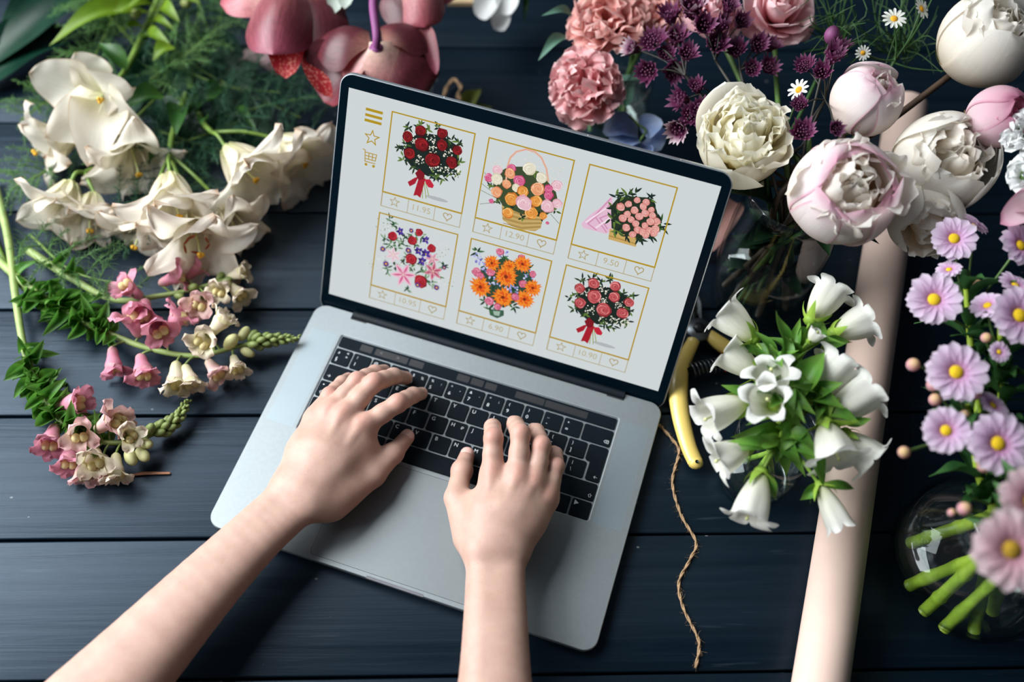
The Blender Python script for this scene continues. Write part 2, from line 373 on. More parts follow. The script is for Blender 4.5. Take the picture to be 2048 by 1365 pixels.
# speaker grilles
t = NT('perforated aluminium'); b = t.n('ShaderNodeBsdfPrincipled'); vo = t.n('ShaderNodeTexVoronoi'); vo.inputs['Randomness'].default_value = 0
t.l(t.coord('Object', (1, 1, 0)), vo.inputs['Vector']); vo.inputs['Scale'].default_value = 950
t.l(t.ramp(vo.outputs['Distance'], [(.16, '#656d71'), (.30, '#98a4aa')]), b.inputs['Base Color']); b.inputs['Metallic'].default_value = .9; b.inputs['Roughness'].default_value = .54
t.l(b.outputs[0], t.out.inputs[0]); M_perf = t.m
for sx in (-1, 1):
    mb = MB(); x = sorted((sx * (WX + .0035), sx * (HW - .0065))); mb.prism(rrect(x[0], WY0 - .0005, x[1], WY1 - .001, .0005, 2), BT - .0002, BT + .00004)
    mb.build('speaker_grille', M_perf, laptop, smooth=False)
# touch bar
U = .2768 / 14.53; RH = .0184; KT = BT + .00025
keyb = joint('keyboard', laptop)
mb = MB(); mb.prism(rrect(-WX + .0012, WY1 - .0128, WX - .0012, WY1 - .0012, .0015, 4), BT - .0010, KT, .0002)
tb = mb.build('touch_bar', [M_key], keyb, auto=40)
M_tb = pbr('dim touch bar field', (.010, .011, .014), .5)
M_dl = pbr('dim legend', (.12, .12, .13), .6)
for a, b_ in ((-.116, -.104), (-.101, -.068), (-.066, -.052), (-.018, -.006), (-.004, .008), (.010, .021), (.040, .068), (.069, .110)):
    mb = MB(); mb.prism(rrect(a, WY1 - .0105, b_, WY1 - .0035, .0006, 2), KT - .0001, KT + .00006)
    for g, x in (('<', -.095), ('>', -.078)):
        if a < x < b_: v, f = text_geo(g, .006); mb.add(v + np.array([x, WY1 - .007, KT + .0001]), f, None, 1)
    mb.build('touch_bar_field', [M_tb, M_dl], keyb, smooth=False)
def key(x0, x1, row, top='', sub='', right='', corner='', loop=None, h=1.0):
    """x in key units from the well's left edge, row 0 is the digit row"""
    g = .00085; y1 = WY1 - .0138 - row * RH - g; y0 = y1 - RH * h + 2 * g
    X0 = -WX + x0 * U + g + (.0004 if x0 == 0 else 0); X1 = -WX + x1 * U - g
    mb = MB()
    if loop is None: mb.prism(rrect(X0, y0, X1, y1, .0017, 4), BT - .0010, KT, .0003)
    else: mb.prism(loop(X0, X1, y0, y1), BT - .0010, KT, .0002)
    def put(s, x, y, size):
        if not s: return
        v, f = text_geo(s, size); v = v + np.array([x, y, KT + .00006]); mb.add(v, f, None, 1)
    if sub: put(top, X0 + .0042, y1 - .0044, .0040); put(sub, X0 + .0042, y0 + .0052, .0052)
    elif top: put(top, X0 + .0040, y1 - .0042, .0052)
    if right: put(right, X1 - .0042, (y0 + y1) / 2 + .003, .0042)
    if corner: put(corner, (X1 - .0042) if x0 > 6 else (X0 + .0048), y0 + .0042, .0046)
    mb.build('key', [M_key, M_leg], keyb, auto=50)
dg_ = [('±', '§', ''), ('!', '1', ''), ('@', '2', '"'), ('#', '3', '№'), ('$', '4', '%'), ('%', '5', ':'), ('^', '6', ','), ('&', '7', '.'), ('*', '8', ';'), ('(', '9', ''), (')', '0', ''), ('_', '-', ''), ('+', '=', '')]
for k, (a, b_, c) in enumerate(dg_): key(k, k + 1, 0, a, b_, c if k else '<\n>')
key(13, 14.53, 0, corner='⌫')
key(0, 1.5, 1, corner='→')
for k, a in enumerate('QWERTYUIOP'): key(1.5 + k, 2.5 + k, 1, a)
key(11.5, 12.5, 1, '{', '['); key(12.5, 13.5, 1, '}', ']')
def ent(X0, X1, y0, y1):
    xm = X0 + .26 * U
    return [(X1, y1 - .0015), (X1 - .0015, y1), (X0 + .0015, y1), (X0, y1 - .0015), (X0, y1 - RH + .0035), (X0 + .0015, y1 - RH + .0018), (xm, y1 - RH + .0012), (xm, y0 + .0015), (xm + .0015, y0), (X1 - .0015, y0), (X1, y0 + .0015)]
key(13.5, 14.53, 1, corner='←', loop=ent, h=2.0)
key(0, 1.77, 2, '•', '', '', '⇧')
for k, a in enumerate('ASDFGHJKL'): key(1.77 + k, 2.77 + k, 2, a, '', '₽' if a == 'H' else '')
key(10.77, 11.77, 2, ':', ';'); key(11.77, 12.77, 2, '"', "'"); key(12.77, 13.73, 2, '|', '\\')
key(0, 1.27, 3, corner='⇧'); key(1.27, 2.27, 3, '~', '`')
for k, a in enumerate('ZXCVBNM'): key(2.27 + k, 3.27 + k, 3, a)
key(9.27, 10.27, 3, '<', ','); key(10.27, 11.27, 3, '>', '.'); key(11.27, 12.27, 3, '?', '/'); key(12.27, 14.53, 3, corner='⇧')
for a, b_, s in ((0, 1.02, 'fn'), (1.02, 2.02, ''), (2.02, 3.02, ''), (3.02, 4.27, ''), (4.27, 9.27, ''), (9.27, 10.52, ''), (10.52, 11.52, '')): key(a, b_, 4, corner=s)
key(11.52, 12.52, 4); key(12.52, 13.52, 4, '▲', '▼'); key(13.52, 14.53, 4, '▶')
# lid
s_ = np.array([0, math.cos(TH), math.sin(TH)]); n_ = np.array([0, -math.sin(TH), math.cos(TH)]); O = np.array([0, YB, ZB])
ML = np.stack([np.array([1., 0, 0]), s_, n_], 1)     # lid axes: across, up the lid, out of the screen
T0, T1 = -.0205, .2073 + .0128
mb = MB(); lid_r = [(0.0012, -.0046), (0, -.0036), (0, -.0006), (.0003, .0002), (.0011, .0003)]
R = np.array([[(x, y, z) for x, y in rrect(-HW + i, T0 + i, HW - i, T1 - i, .0125 - i, N)] for i, z in lid_r]) @ ML.T + O
mb.grid(R, cv=True); n = R.shape[1]; mb.f += [tuple(reversed(range(n))), tuple(4 * n + j for j in range(n))]; mb.m += [0, 0]
lid = mb.build('lid', M_alu_lid, laptop, auto=35)
mb = MB(); mb.prism(rrect(-HW + .0011, T0 + .0011, HW - .0011, T1 - .0011, .0114, N), .0001, .0007, .0002, M=ML, c=O)
mb.build('screen_bezel', M_bez, lid, auto=40)
for px_ in (.048, -.080, .128):
    mb = MB(); mb.ball(np.array([px_, 0, 0]) @ ML.T + O + s_ * (T1 - .0002) + n_ * -.001, .0006, None, 5, 8); mb.build('rubber_bump', M_alu_lid, lid)
mb = MB(); mb.tube([(-.137, YB - .0104, BT - .0016), (.137, YB - .0104, BT - .0016)], .0047, 14); mb.build('hinge', pbr('black hinge cover', (.0012, .005, .009), .5, spec=.3), laptop, auto=40)
mb = MB(); 
for x in (-.1295, .1295): mb.prism(rrect(x - .0085, DP - .0075, x + .0085, DP + .001, .0008, 2), BT - .003, BT + .00005)
mb.prism(rrect(-.121, DP - .0062, .121, DP + .001, .0008, 2), BT - .003, BT + .00005)
mb.build('hinge_recess', M_dark, base, smooth=False)
# ---- the page on the screen
Rl = np.array([[math.cos(LROT), -math.sin(LROT), 0], [math.sin(LROT), math.cos(LROT), 0], [0, 0, 1]])
def S(px, py):
    """screen coordinates (across, up, metres) of the page under a photo pixel"""
    d = Rl.T @ (ROT @ np.array([(px - 1024) / FPX, -(py - 682.5) / FPX, -1.0])); c = Rl.T @ CAM
    k = np.dot(O - c, n_) / np.dot(d, n_); q = c + d * k - O; return np.array([q[0], np.dot(q, s_)])
t = NT('lit screen picture'); at = t.n('ShaderNodeVertexColor', layer_name='Col'); b = t.n('ShaderNodeBsdfPrincipled')
b.inputs['Base Color'].default_value = (.004, .004, .005, 1); b.inputs['Roughness'].default_value = .25; b.inputs['Specular IOR Level'].default_value = .2
t.l(at.outputs[0], b.inputs['Emission Color']); b.inputs['Emission Strength'].default_value = 1.0; t.l(b.outputs[0], t.out.inputs[0]); M_scr = t.m
class Pic:
    def __init__(s, z=.0009): s.mb = MB(); s.c = []; s.z = z
    def pts(s, q):
        q = np.asarray(q, float); s.z += 2.5e-6
        return np.column_stack([q, np.full(len(q), s.z)]) @ ML.T + O
    def poly(s, q, c): s.mb.poly(s.pts(q)); s.c.append(lin(c)); return s
    def mesh(s, v, f, c): s.mb.add(s.pts(v), f); s.c += [lin(c)] * len(f); return s
    def disc(s, c, r, colr, n=14, wob=0.0, rg=None, sq=1.0, a0=0.0):
        a = np.linspace(0, 2 * np.pi, n, endpoint=False); k = 1 + (wob * (rg.rand(n) - .5) * 2 if wob else 0)
        x, y = r * k * np.cos(a), r * sq * k * np.sin(a); ca, sa = math.cos(a0), math.sin(a0)
        return s.poly(np.column_stack([c[0] + x * ca - y * sa, c[1] + x * sa + y * ca]), colr)
    def line(s, pts, wd, colr, closed=False):
        pts = [np.asarray(p, float) for p in pts]; k = len(pts); V = []
        for i in range(k):
            a = pts[(i - 1) % k] if closed or i else pts[i]; b_ = pts[(i + 1) % k] if closed or i < k - 1 else pts[i]
            d1 = unit(pts[i] - a) if np.linalg.norm(pts[i] - a) > 1e-9 else unit(b_ - pts[i]); d2 = unit(b_ - pts[i]) if np.linalg.norm(b_ - pts[i]) > 1e-9 else d1
            n1, n2 = np.array([-d1[1], d1[0]]), np.array([-d2[1], d2[0]]); m_ = unit(n1 + n2); L_ = wd / 2 / max(.35, np.dot(m_, n1)); V += [pts[i] + m_ * L_, pts[i] - m_ * L_]
        F = [(2 * i, 2 * i + 1, (2 * i + 3) % (2 * k), (2 * i + 2) % (2 * k)) for i in range(k if closed else k - 1)]
        return s.mesh(V, F, colr)
    def star(s, c, r, wd, colr, rot=0.0):
        return s.line([c + (r if i % 2 == 0 else r * .42) * np.array([math.sin(i * math.pi / 5 + rot), math.cos(i * math.pi / 5 + rot)]) for i in range(10)], wd, colr, True)
    def heart(s, c, r, wd, colr):
        a = np.linspace(0, 2 * np.pi, 26, endpoint=False)
        return s.line([c + r / 16 * np.array([16 * math.sin(q) ** 3, 13 * math.cos(q) - 5 * math.cos(2 * q) - 2 * math.cos(3 * q) - math.cos(4 * q)]) for q in a], wd, colr, True)
    def leafp(s, c, ang, L, W, colr):
        t_ = np.linspace(0, 1, 7); w_ = np.sin(np.pi * t_ ** .8) * W / 2; d = np.array([math.cos(ang), math.sin(ang)]); n2 = np.array([-d[1], d[0]])
        return s.poly([c + d * L * a + n2 * b_ for a, b_ in zip(t_, w_)] + [c + d * L * a - n2 * b_ for a, b_ in zip(t_[-2:0:-1], w_[-2:0:-1])], colr)
    def rose(s, c, r, cols, rg, tight=5):
        dk, md, lt = [np.array(lin(x)) for x in cols]
        s.disc(c, r, dk, 14, .10, rg)
        for k in range(tight + 2):
            f = 1 - k / (tight + 2.0); a = rg.rand() * 6.28; cc = c + r * .16 * f * np.array([math.cos(a), math.sin(a)])
            s.disc(cc, r * .92 * f, (md, lt, md * .75 + dk * .25)[k % 3], 12, .08, rg, .85 + .15 * rg.rand(), a)
            if k < tight: s.disc(cc + r * .05 * np.array([math.cos(a + 2), math.sin(a + 2)]), r * .84 * f, dk * .55 + md * .45, 12, .06, rg, .9, a)
        return s.disc(c, r * .12, dk, 8)
    def gerb(s, c, r, cols, rg, n=17, core='#7a2a10', cr=.16):
        for ly, (f, cc) in enumerate(((1.0, cols[0]), (.8, cols[1]), (.55, cols[2]))):
            for i in range(n): s.leafp(c + r * .06 * np.array([jit(rg, 1), jit(rg, 1)]), i * 6.283 / n + ly * .2 + jit(rg, .06), r * f * (1 + jit(rg, .07)), r * .30, cc if i % 3 else cols[1])
        return s.disc(c, r * cr, core, 10, .1, rg)
    def build(s, name, parent):
        o = s.mb.build(name, M_scr, parent, smooth=False); me = o.data; ca = me.color_attributes.new('Col', 'FLOAT_COLOR', 'CORNER')
        C_ = np.ones((len(me.loops), 4)); k = 0
        for p, c in zip(me.polygons, s.c): C_[p.loop_start:p.loop_start + p.loop_total, :3] = c
        ca.data.foreach_set('color', C_.ravel()); return o
SW = .3317 / 2
pg = Pic(.0008)
nx, ny = 8, 6
for i in range(nx):
    for j in range(ny):
        u0, u1 = -SW + 2 * SW * i / nx, -SW + 2 * SW * (i + 1) / nx; v0, v1 = .2073 * j / ny, .2073 * (j + 1) / ny
        pg.mb.poly(np.column_stack([[(u0, v0), (u1, v0), (u1, v1), (u0, v1)], np.full(4, .0008)][:2]) @ ML.T + O); pg.c.append(lin('#cdd4d5'))
screen = pg.build('screen', lid)
GOLD, GLT, GTX = '#b08f12', '#a8955a', '#b7ab86'
def at_(b0, s, x, y): return S(b0[0] + x / s, b0[1] + y / s)
ic = Pic()
for yc in (0, 11, 21.6):
    a, b_ = S(732.5 - yc * .12, 217.5 + yc), S(766.5 - yc * .12, 226 + yc); w_ = (b_[0] - a[0]); ym = (a[1] + b_[1]) / 2
    ic.poly([(a[0], ym - .00122), (a[0] + w_, ym - .00122), (a[0] + w_, ym + .00122), (a[0], ym + .00122)], GOLD)
ic.build('menu_icon', screen)
ic = Pic(); ic.star(S(744.7, 275.5), .0068, .0009, GOLD); ic.build('star_icon', screen)
ic = Pic(); c = S(739.5, 315); k = .0010
for q in ([(-7.5, 7), (-5, 6.5), (-4, -4.5), (6.5, -4.5)], [(-4.6, 4.5), (6.8, 4.5), (6.2, -1.8), (-4.2, -1.8)], [(-.8, 4.5), (-.6, -1.8)], [(3, 4.5), (3, -1.8)], [(-4.5, 1.3), (6.6, 1.3)]):
    ic.line([c + k * np.array(p) * .95 for p in q], .0008, GOLD)
for x in (-2.5, 4.8): ic.disc(c + k * np.array([x, -7]), .0014, GOLD, 10)
ic.build('cart_icon', screen)
TL = {1: [(786.5, 221.8), (952, 266), (767.4, 383), (924.7, 422.6), (763.4, 409.7)], 2: [(979.4, 274.2), (1149.7, 319.4), (951.8, 433.3), (1114, 479.4), (946.2, 461.3)],
      3: [(1179.8, 328), (1354.8, 374.4), (1143.2, 489.2), (1309.7, 533.1), (1136.3, 515)], 4: [(761, 423.6), (917.3, 466.7), (744.6, 569.2), (893.3, 610.2), (739.5, 592.8)],
      5: [(944, 474.9), (1105.6, 520), (919.3, 619.4), (1072.8, 663.5), (913.8, 644)], 6: [(1133.2, 528.6), (1298.6, 574.9), (1100.5, 672.4), (1257.6, 718), (1092.9, 696.2)]}
PR = {1: '11.95', 2: '12.90', 3: '9.50', 4: '10.95', 5: '6.90', 6: '10.90'}
tiles = {}
for k, q in TL.items():
    a, b_, c, d, e = [S(*p) for p in q]; x0 = (a[0] + c[0]) / 2; x1 = (b_[0] + d[0]) / 2; y1 = (a[1] + b_[1]) / 2; y0 = (c[1] + d[1]) / 2; tiles[k] = [x0, x1, y0, y1, e[1]]
for row in ((1, 2, 3), (4, 5, 6)):
    for j in (2, 3, 4):
        mval = np.mean([tiles[k][j] for k in row])
        for k in row: tiles[k][j] = mval
wd_ = np.mean([t_[1] - t_[0] for t_ in tiles.values()]); hf = np.mean([t_[2] - t_[4] for t_ in tiles.values()])
for k in tiles:
    o_ = [1, 2, 3][(k - 1) % 3]; xm = np.mean([(tiles[j][0] + tiles[j][1]) / 2 for j in (o_, o_ + 3)]); tiles[k][0], tiles[k][1], tiles[k][4] = xm - wd_ / 2, xm + wd_ / 2, tiles[k][2] - hf
def sprigs(p, cs, rg, n, L, W, cols):
    for c in cs:
        a0 = rg.rand() * 6.28
        for i in range(n): p.leafp(c + L * .3 * np.array([jit(rg, 1), jit(rg, 1)]), a0 + i * 6.283 / n + jit(rg, .4), L * (.6 + .6 * rg.rand()), W, cols[rg.randint(len(cols))])
def dots(p, cs, rg, n, sp, r, cols):
    for c in cs:
        for i in range(n): p.disc(c + sp * np.array([jit(rg, 1), jit(rg, 1)]), r * (.6 + .7 * rg.rand()), cols[rg.randint(len(cols))], 6)
GRN = ['#16261c', '#24391f', '#3d5a26', '#1a2f2a', '#5f7a35']
def bouquet(p, off, cols, rg):
    B = lambda x, y: at_((640, 180), 5.689, x, y) + off; px = .00044 / 5.689 * 5.689
    p.disc(B(1330, 1235), .011, '#aeb4b6', 14, 0, None, .16)
    for x, y in ((1090, 1200), (1130, 1210), (1170, 1230), (1210, 1235), (1240, 1200)): p.line([B(1170 + (x - 1170) * .3, 980), B(x, y)], .0007, '#8a9a3c')
    p.poly([B(x, y) for x, y in ((1000, 560), (1150, 480), (1400, 520), (1580, 640), (1590, 850), (1450, 960), (1230, 980), (1050, 880), (960, 760))], '#16251f')
    sprigs(p, [B(x, y) for x, y in ((1130, 400), (1340, 410), (1010, 430), (905, 665), (1560, 940), (1400, 1000), (1330, 990), (965, 800), (1590, 600), (1080, 870), (1580, 800), (970, 620), (1230, 450), (1480, 580), (1300, 960), (1490, 950))], rg, 7, .0058, .0018, GRN)
    dots(p, [B(x, y) for x, y in ((1270, 550), (1140, 790), (1300, 900), (1470, 720), (1060, 570), (1280, 680), (1550, 930), (1420, 900))], rg, 22, .0042, .0006, ['#e6e4d4', '#cfd0bb', '#f0eee2'])
    for x, y, r in ((1005, 530, 62), (1150, 460, 66), (1400, 490, 62), (1565, 680, 58), (1395, 625, 66), (1175, 620, 84), (1020, 715, 68), (1510, 820, 70), (1295, 790, 88)):
        p.rose(B(x, y), r / 5.689 * .00045, cols, rg)
    rb = ['#7d0f1c', '#a5182a', '#c02238']
    p.poly([B(x, y) for x, y in ((1090, 990), (1130, 980), (1090, 1060), (1030, 1090), (1005, 1040))], rb[1]); p.poly([B(x, y) for x, y in ((1130, 1000), (1210, 1000), (1150, 1220), (1110, 1190), (1070, 1195))], rb[1])
    p.poly([B(x, y) for x, y in ((1200, 1010), (1260, 1010), (1305, 1080), (1290, 1110), (1240, 1100), (1215, 1060))], rb[2]); p.poly([B(x, y) for x, y in ((1090, 940), (1140, 890), (1200, 950), (1190, 1010), (1130, 1020))], rb[0])
def card(k):
    p = Pic(); rg = np.random.RandomState(100 + k); x0, x1, y0, y1, yf = tiles[k]
    if k == 1: bouquet(p, np.zeros(2), ('#3f0709', '#8e1418', '#b3262a'), rg)
    if k == 6: bouquet(p, np.array([tiles[6][0] - tiles[1][0], tiles[6][3] - tiles[1][3]]), ('#8a2a30', '#cf5f62', '#ec9a98'), rg)
    if k == 2:
        B = lambda x, y: at_((930, 260), 4.551, x, y); q = .00045 / 4.551
        dots(p, [B(x, y) for x, y in ((350, 300), (650, 300), (800, 400), (850, 540), (280, 380), (560, 330))], rg, 26, .009, .0005, ['#dcd9c8', '#c9cdbb', '#e9d9cf'])
        for a, b2 in (((330, 640), (150, 545)), ((330, 620), (150, 480)), ((780, 760), (860, 850)), ((330, 650), (140, 670)), ((310, 600), (180, 380))): p.line([B(*a), B(*b2)], .0004, '#4b6238')
        p.poly([B(x, y) for x, y in ((335, 640), (345, 810), (420, 870), (520, 905), (640, 918), (692, 890), (735, 720), (540, 690))], '#b89a5c')
        for i in range(9): p.line([B(338 + 2 * i, 690 + 22 * i), B(520, 742 + 21 * i), B(728 - 5 * i, 765 + 16 * i)], .0006, ('#d3b877', '#94743c')[i % 2])
        p.poly([B(x, y) for x, y in ((250, 420), (400, 330), (560, 330), (720, 420), (830, 560), (860, 690), (720, 790), (520, 760), (350, 690), (270, 560))], '#3a4a2c')
        p.line([B(x, y) for x, y in ((375, 480), (390, 330), (415, 250), (470, 195), (560, 172), (640, 195), (700, 250), (745, 350), (762, 470))], .0016, '#e0aa94')
        sprigs(p, [B(x, y) for x, y in ((300, 640), (520, 790), (820, 730), (400, 700), (700, 780), (640, 380), (240, 510))], rg, 6, .005, .0018, GRN)
        OR, PE, PP, HP, CR = ('#c9742a', '#eea54a', '#f6c77e'), ('#d98055', '#f0b184', '#f7d0ae'), ('#d8a2b0', '#edc9d2', '#f6e2e6'), ('#b83a6a', '#de6f97', '#f0a4bf'), ('#d3cbb0', '#e9e4d0', '#f3efe2')
        for x, y, r, c in ((300, 360, 45, PP), (590, 350, 60, CR), (430, 345, 40, HP), (415, 390, 48, PE), (220, 430, 40, HP), (295, 440, 55, CR), (700, 430, 50, CR), (840, 500, 50, PP), (500, 460, 55, HP), (385, 490, 42, PE), (470, 520, 38, CR), (765, 530, 38, HP), (670, 530, 62, PE), (765, 590, 45, HP), (295, 560, 52, PE), (530, 550, 52, OR), (430, 620, 62, OR), (845, 665, 45, PP), (760, 690, 62, PP), (650, 645, 55, OR), (395, 750, 52, OR), (605, 745, 60, OR), (540, 655, 74, PP), (715, 775, 36, OR), (245, 640, 24, HP), (755, 840, 16, HP)):
            p.rose(B(x, y), r * q, c, rg)
    if k == 3:
        B = lambda x, y: at_((930, 260), 4.551, x, y); q = .00045 / 4.551
        p.poly([B(x, y) for x, y in ((1345, 590), (1240, 700), (1140, 770), (1060, 850), (1080, 890), (1290, 945), (1340, 900))], '#e0b9cf')
        for a in (((1330, 620), (1180, 780), (1290, 930)), ((1320, 680), (1120, 850), (1200, 910)), ((1330, 760), (1230, 800), (1300, 900))): p.line([B(*z) for z in a], .0012, '#cf8fb2')
        for a in (((1300, 700), (1100, 840)), ((1320, 800), (1190, 890))): p.line([B(*z) for z in a], .0014, '#f0dbe6')
        p.poly([B(x, y) for x, y in ((1320, 895), (1575, 985), (1556, 1062), (1305, 992))], '#c8a662'); p.line([B(1312, 960), B(1560, 1035)], .0010, '#a8823f')
        p.poly([B(x, y) for x, y in ((1330, 690), (1390, 620), (1500, 600), (1620, 610), (1720, 650), (1780, 840), (1740, 950), (1590, 990), (1420, 940), (1335, 890))], '#22301f')
        sprigs(p, [B(x, y) for x, y in ((1400, 600), (1470, 590), (1700, 620), (1790, 850), (1760, 890), (1600, 1000), (1380, 930), (1345, 800), (1350, 700), (1480, 960), (1700, 960), (1540, 590))], rg, 7, .008, .0020, GRN)
        for x, y in ((1568, 635), (1650, 655), (1490, 672), (1420, 695), (1625, 695), (1700, 725), (1545, 730), (1645, 755), (1480, 765), (1710, 775), (1590, 785), (1440, 800), (1740, 830), (1515, 810), (1695, 830), (1555, 850), (1640, 865), (1470, 885), (1735, 900), (1680, 910), (1575, 905), (1720, 935), (1620, 920), (1650, 950), (1530, 945)):
            p.rose(B(x, y), (33 + jit(rg, 5)) * q, ('#c9766f', '#e8aaa2', '#f3c9c3'), rg, 3)
    if k == 4:
        B = lambda x, y: at_((720, 400), 4.876, x, y); q = .00045 / 4.876
        sprigs(p, [B(x, y) for x, y in ((310, 190), (345, 240), (420, 420), (280, 690), (820, 640), (470, 870), (370, 390), (600, 640), (500, 640), (700, 800), (430, 600), (250, 360), (560, 430), (640, 700), (540, 350), (450, 360), (610, 350), (360, 460), (300, 430), (690, 620), (760, 720), (540, 700), (340, 640), (660, 780), (480, 560))], rg, 6, .006, .0016, ['#2e5a38', '#4f7d4a', '#1f3a2c', '#7fa07a'])
        dots(p, [B(x, y) for x, y in ((230, 270), (180, 600), (830, 500), (850, 780), (420, 380), (720, 640), (350, 580), (560, 650), (670, 600), (460, 650), (300, 520))], rg, 16, .008, .0006, ['#a9b09c', '#8b9a80', '#e8e6e0'])
        def lily(c, r, cols, a0=.3):
            for i in range(6): p.leafp(B(*c), a0 + i * 1.047, r * q, r * q * .42, cols[0]); p.leafp(B(*c), a0 + i * 1.047, r * q * .85, r * q * .16, cols[1])
            for i in range(5): p.line([B(*c), B(*c) + r * q * .35 * np.array([math.cos(i * 1.2), math.sin(i * 1.2)])], .0003, '#e8dfc0')
        lily((330, 530), 92, ('#e6cfd6', '#dbb3c2'), .6); lily((710, 570), 80, ('#dcaebb', '#c97f98'), .1); lily((430, 725), 145, ('#e7b9cb', '#cf5c8e'), .25); lily((720, 690), 108, ('#d78fa2', '#a8405f'), .5)
        RD = ('#7c0d1c', '#b4202f', '#d0444c')
        for x, y, r in ((325, 350, 50), (515, 390, 50), (585, 310, 40), (705, 465, 45), (510, 570, 62), (600, 790, 70)): p.rose(B(x, y), r * q, RD, rg)
        for x, y, r in ((400, 300, 42), (650, 385, 42), (580, 490, 45), (650, 520, 52), (615, 590, 48)):
            for i in range(5): p.leafp(B(x, y), i * 1.257 + rg.rand(), r * q * 1.15, r * q * .7, ('#3f2a86', '#54389c', '#2d1d66')[i % 3])
            p.disc(B(x, y), r * q * .16, '#d8b23c', 6)
        for x, y, r in ((480, 485, 38), (262, 615, 40), (570, 820, 36), (232, 470, 36), (755, 845, 36), (510, 290, 30), (830, 650, 28)): p.gerb(B(x, y), r * q, ('#4a1f6a', '#5c2a7d', '#6d3a8c'), rg, 13, '#dba431', .3)
    if k == 5:
        B = lambda x, y: at_((720, 400), 4.876, x, y); q = .00045 / 4.876
        p.poly([B(x, y) for x, y in ((1258, 1060), (1405, 1075), (1405, 1125), (1340, 1152), (1270, 1120))], '#3d5f4c'); p.poly([B(x, y) for x, y in ((1300, 1080), (1370, 1085), (1360, 1130), (1310, 1120))], '#9db7a6')
        p.poly([B(x, y) for x, y in ((1180, 650), (1400, 560), (1620, 640), (1700, 760), (1600, 960), (1400, 1050), (1240, 950), (1170, 800))], '#2c4a38')
        sprigs(p, [B(x, y) for x, y in ((1290, 800), (1500, 880), (1280, 1050), (1130, 500), (1400, 560), (1660, 680), (1220, 990), (1490, 1030))], rg, 6, .007, .0020, ['#1f3a28', '#3c6a3c', '#284a30'])
        for x, y in ((1150, 540), (1160, 590), (1440, 850), (1640, 690), (1340, 790), (1240, 780), (1400, 510), (1500, 860), (1230, 660), (1650, 760), (1460, 830)): dots(p, [B(x, y)], rg, 12, .0045, .0010, ['#8f93d6', '#a9addf', '#6a6cb8', '#c9cbe8'])
        PK = ('#b33f62', '#df7f9b', '#f2b1c2')
        for x, y, r in ((1140, 700, 48), (1180, 735, 40), (1280, 700, 46), (1370, 500, 40), (1580, 560, 38), (1690, 720, 36), (1590, 815, 42)): p.rose(B(x, y), r * q, PK, rg)
        OG = ('#e0701c', '#ee8a26', '#dc5516')
        for x, y, r in ((1290, 610, 92), (1590, 620, 98), (1460, 640, 75), (1690, 850, 98), (1180, 840, 120), (1430, 740, 128), (1610, 960, 108), (1400, 940, 118)): p.gerb(B(x, y), r * q, OG, rg)
        for x, y, r in ((1265, 975, 48), (1520, 935, 42), (1350, 1030, 38)): p.rose(B(x, y), r * q, PK, rg)
    p.z += 1e-5
    p.line([(x0, y1), (x0, yf)], .0009, GLT); p.line([(x0, y0), (x0, y1), (x1, y1), (x1, y0)], .0012, GOLD); p.line([(x0 - .0006, y0), (x1 + .0006, y0)], .0015, GOLD)
    p.line([(x0, y0), (x0, yf), (x1, yf), (x1, y0)], .0006, GLT); W_ = x1 - x0
    for f in (.335, .67): p.line([(x0 + W_ * f, y0), (x0 + W_ * f, yf)], .0005, GLT)
    ym = (y0 + yf) / 2; p.star(np.array([x0 + W_ * .165, ym]), .0046, .0006, GLT); p.heart(np.array([x0 + W_ * .835, ym + .0003]), .0040, .0008, GLT)
    v, f = text_geo(PR[k], .0086); p.mesh(v[:, :2] * np.array([1.0, .95]) + np.array([x0 + W_ * .5, ym]), f, GTX)
    p.build('product_card', screen)
for k in range(1, 7): card(k)

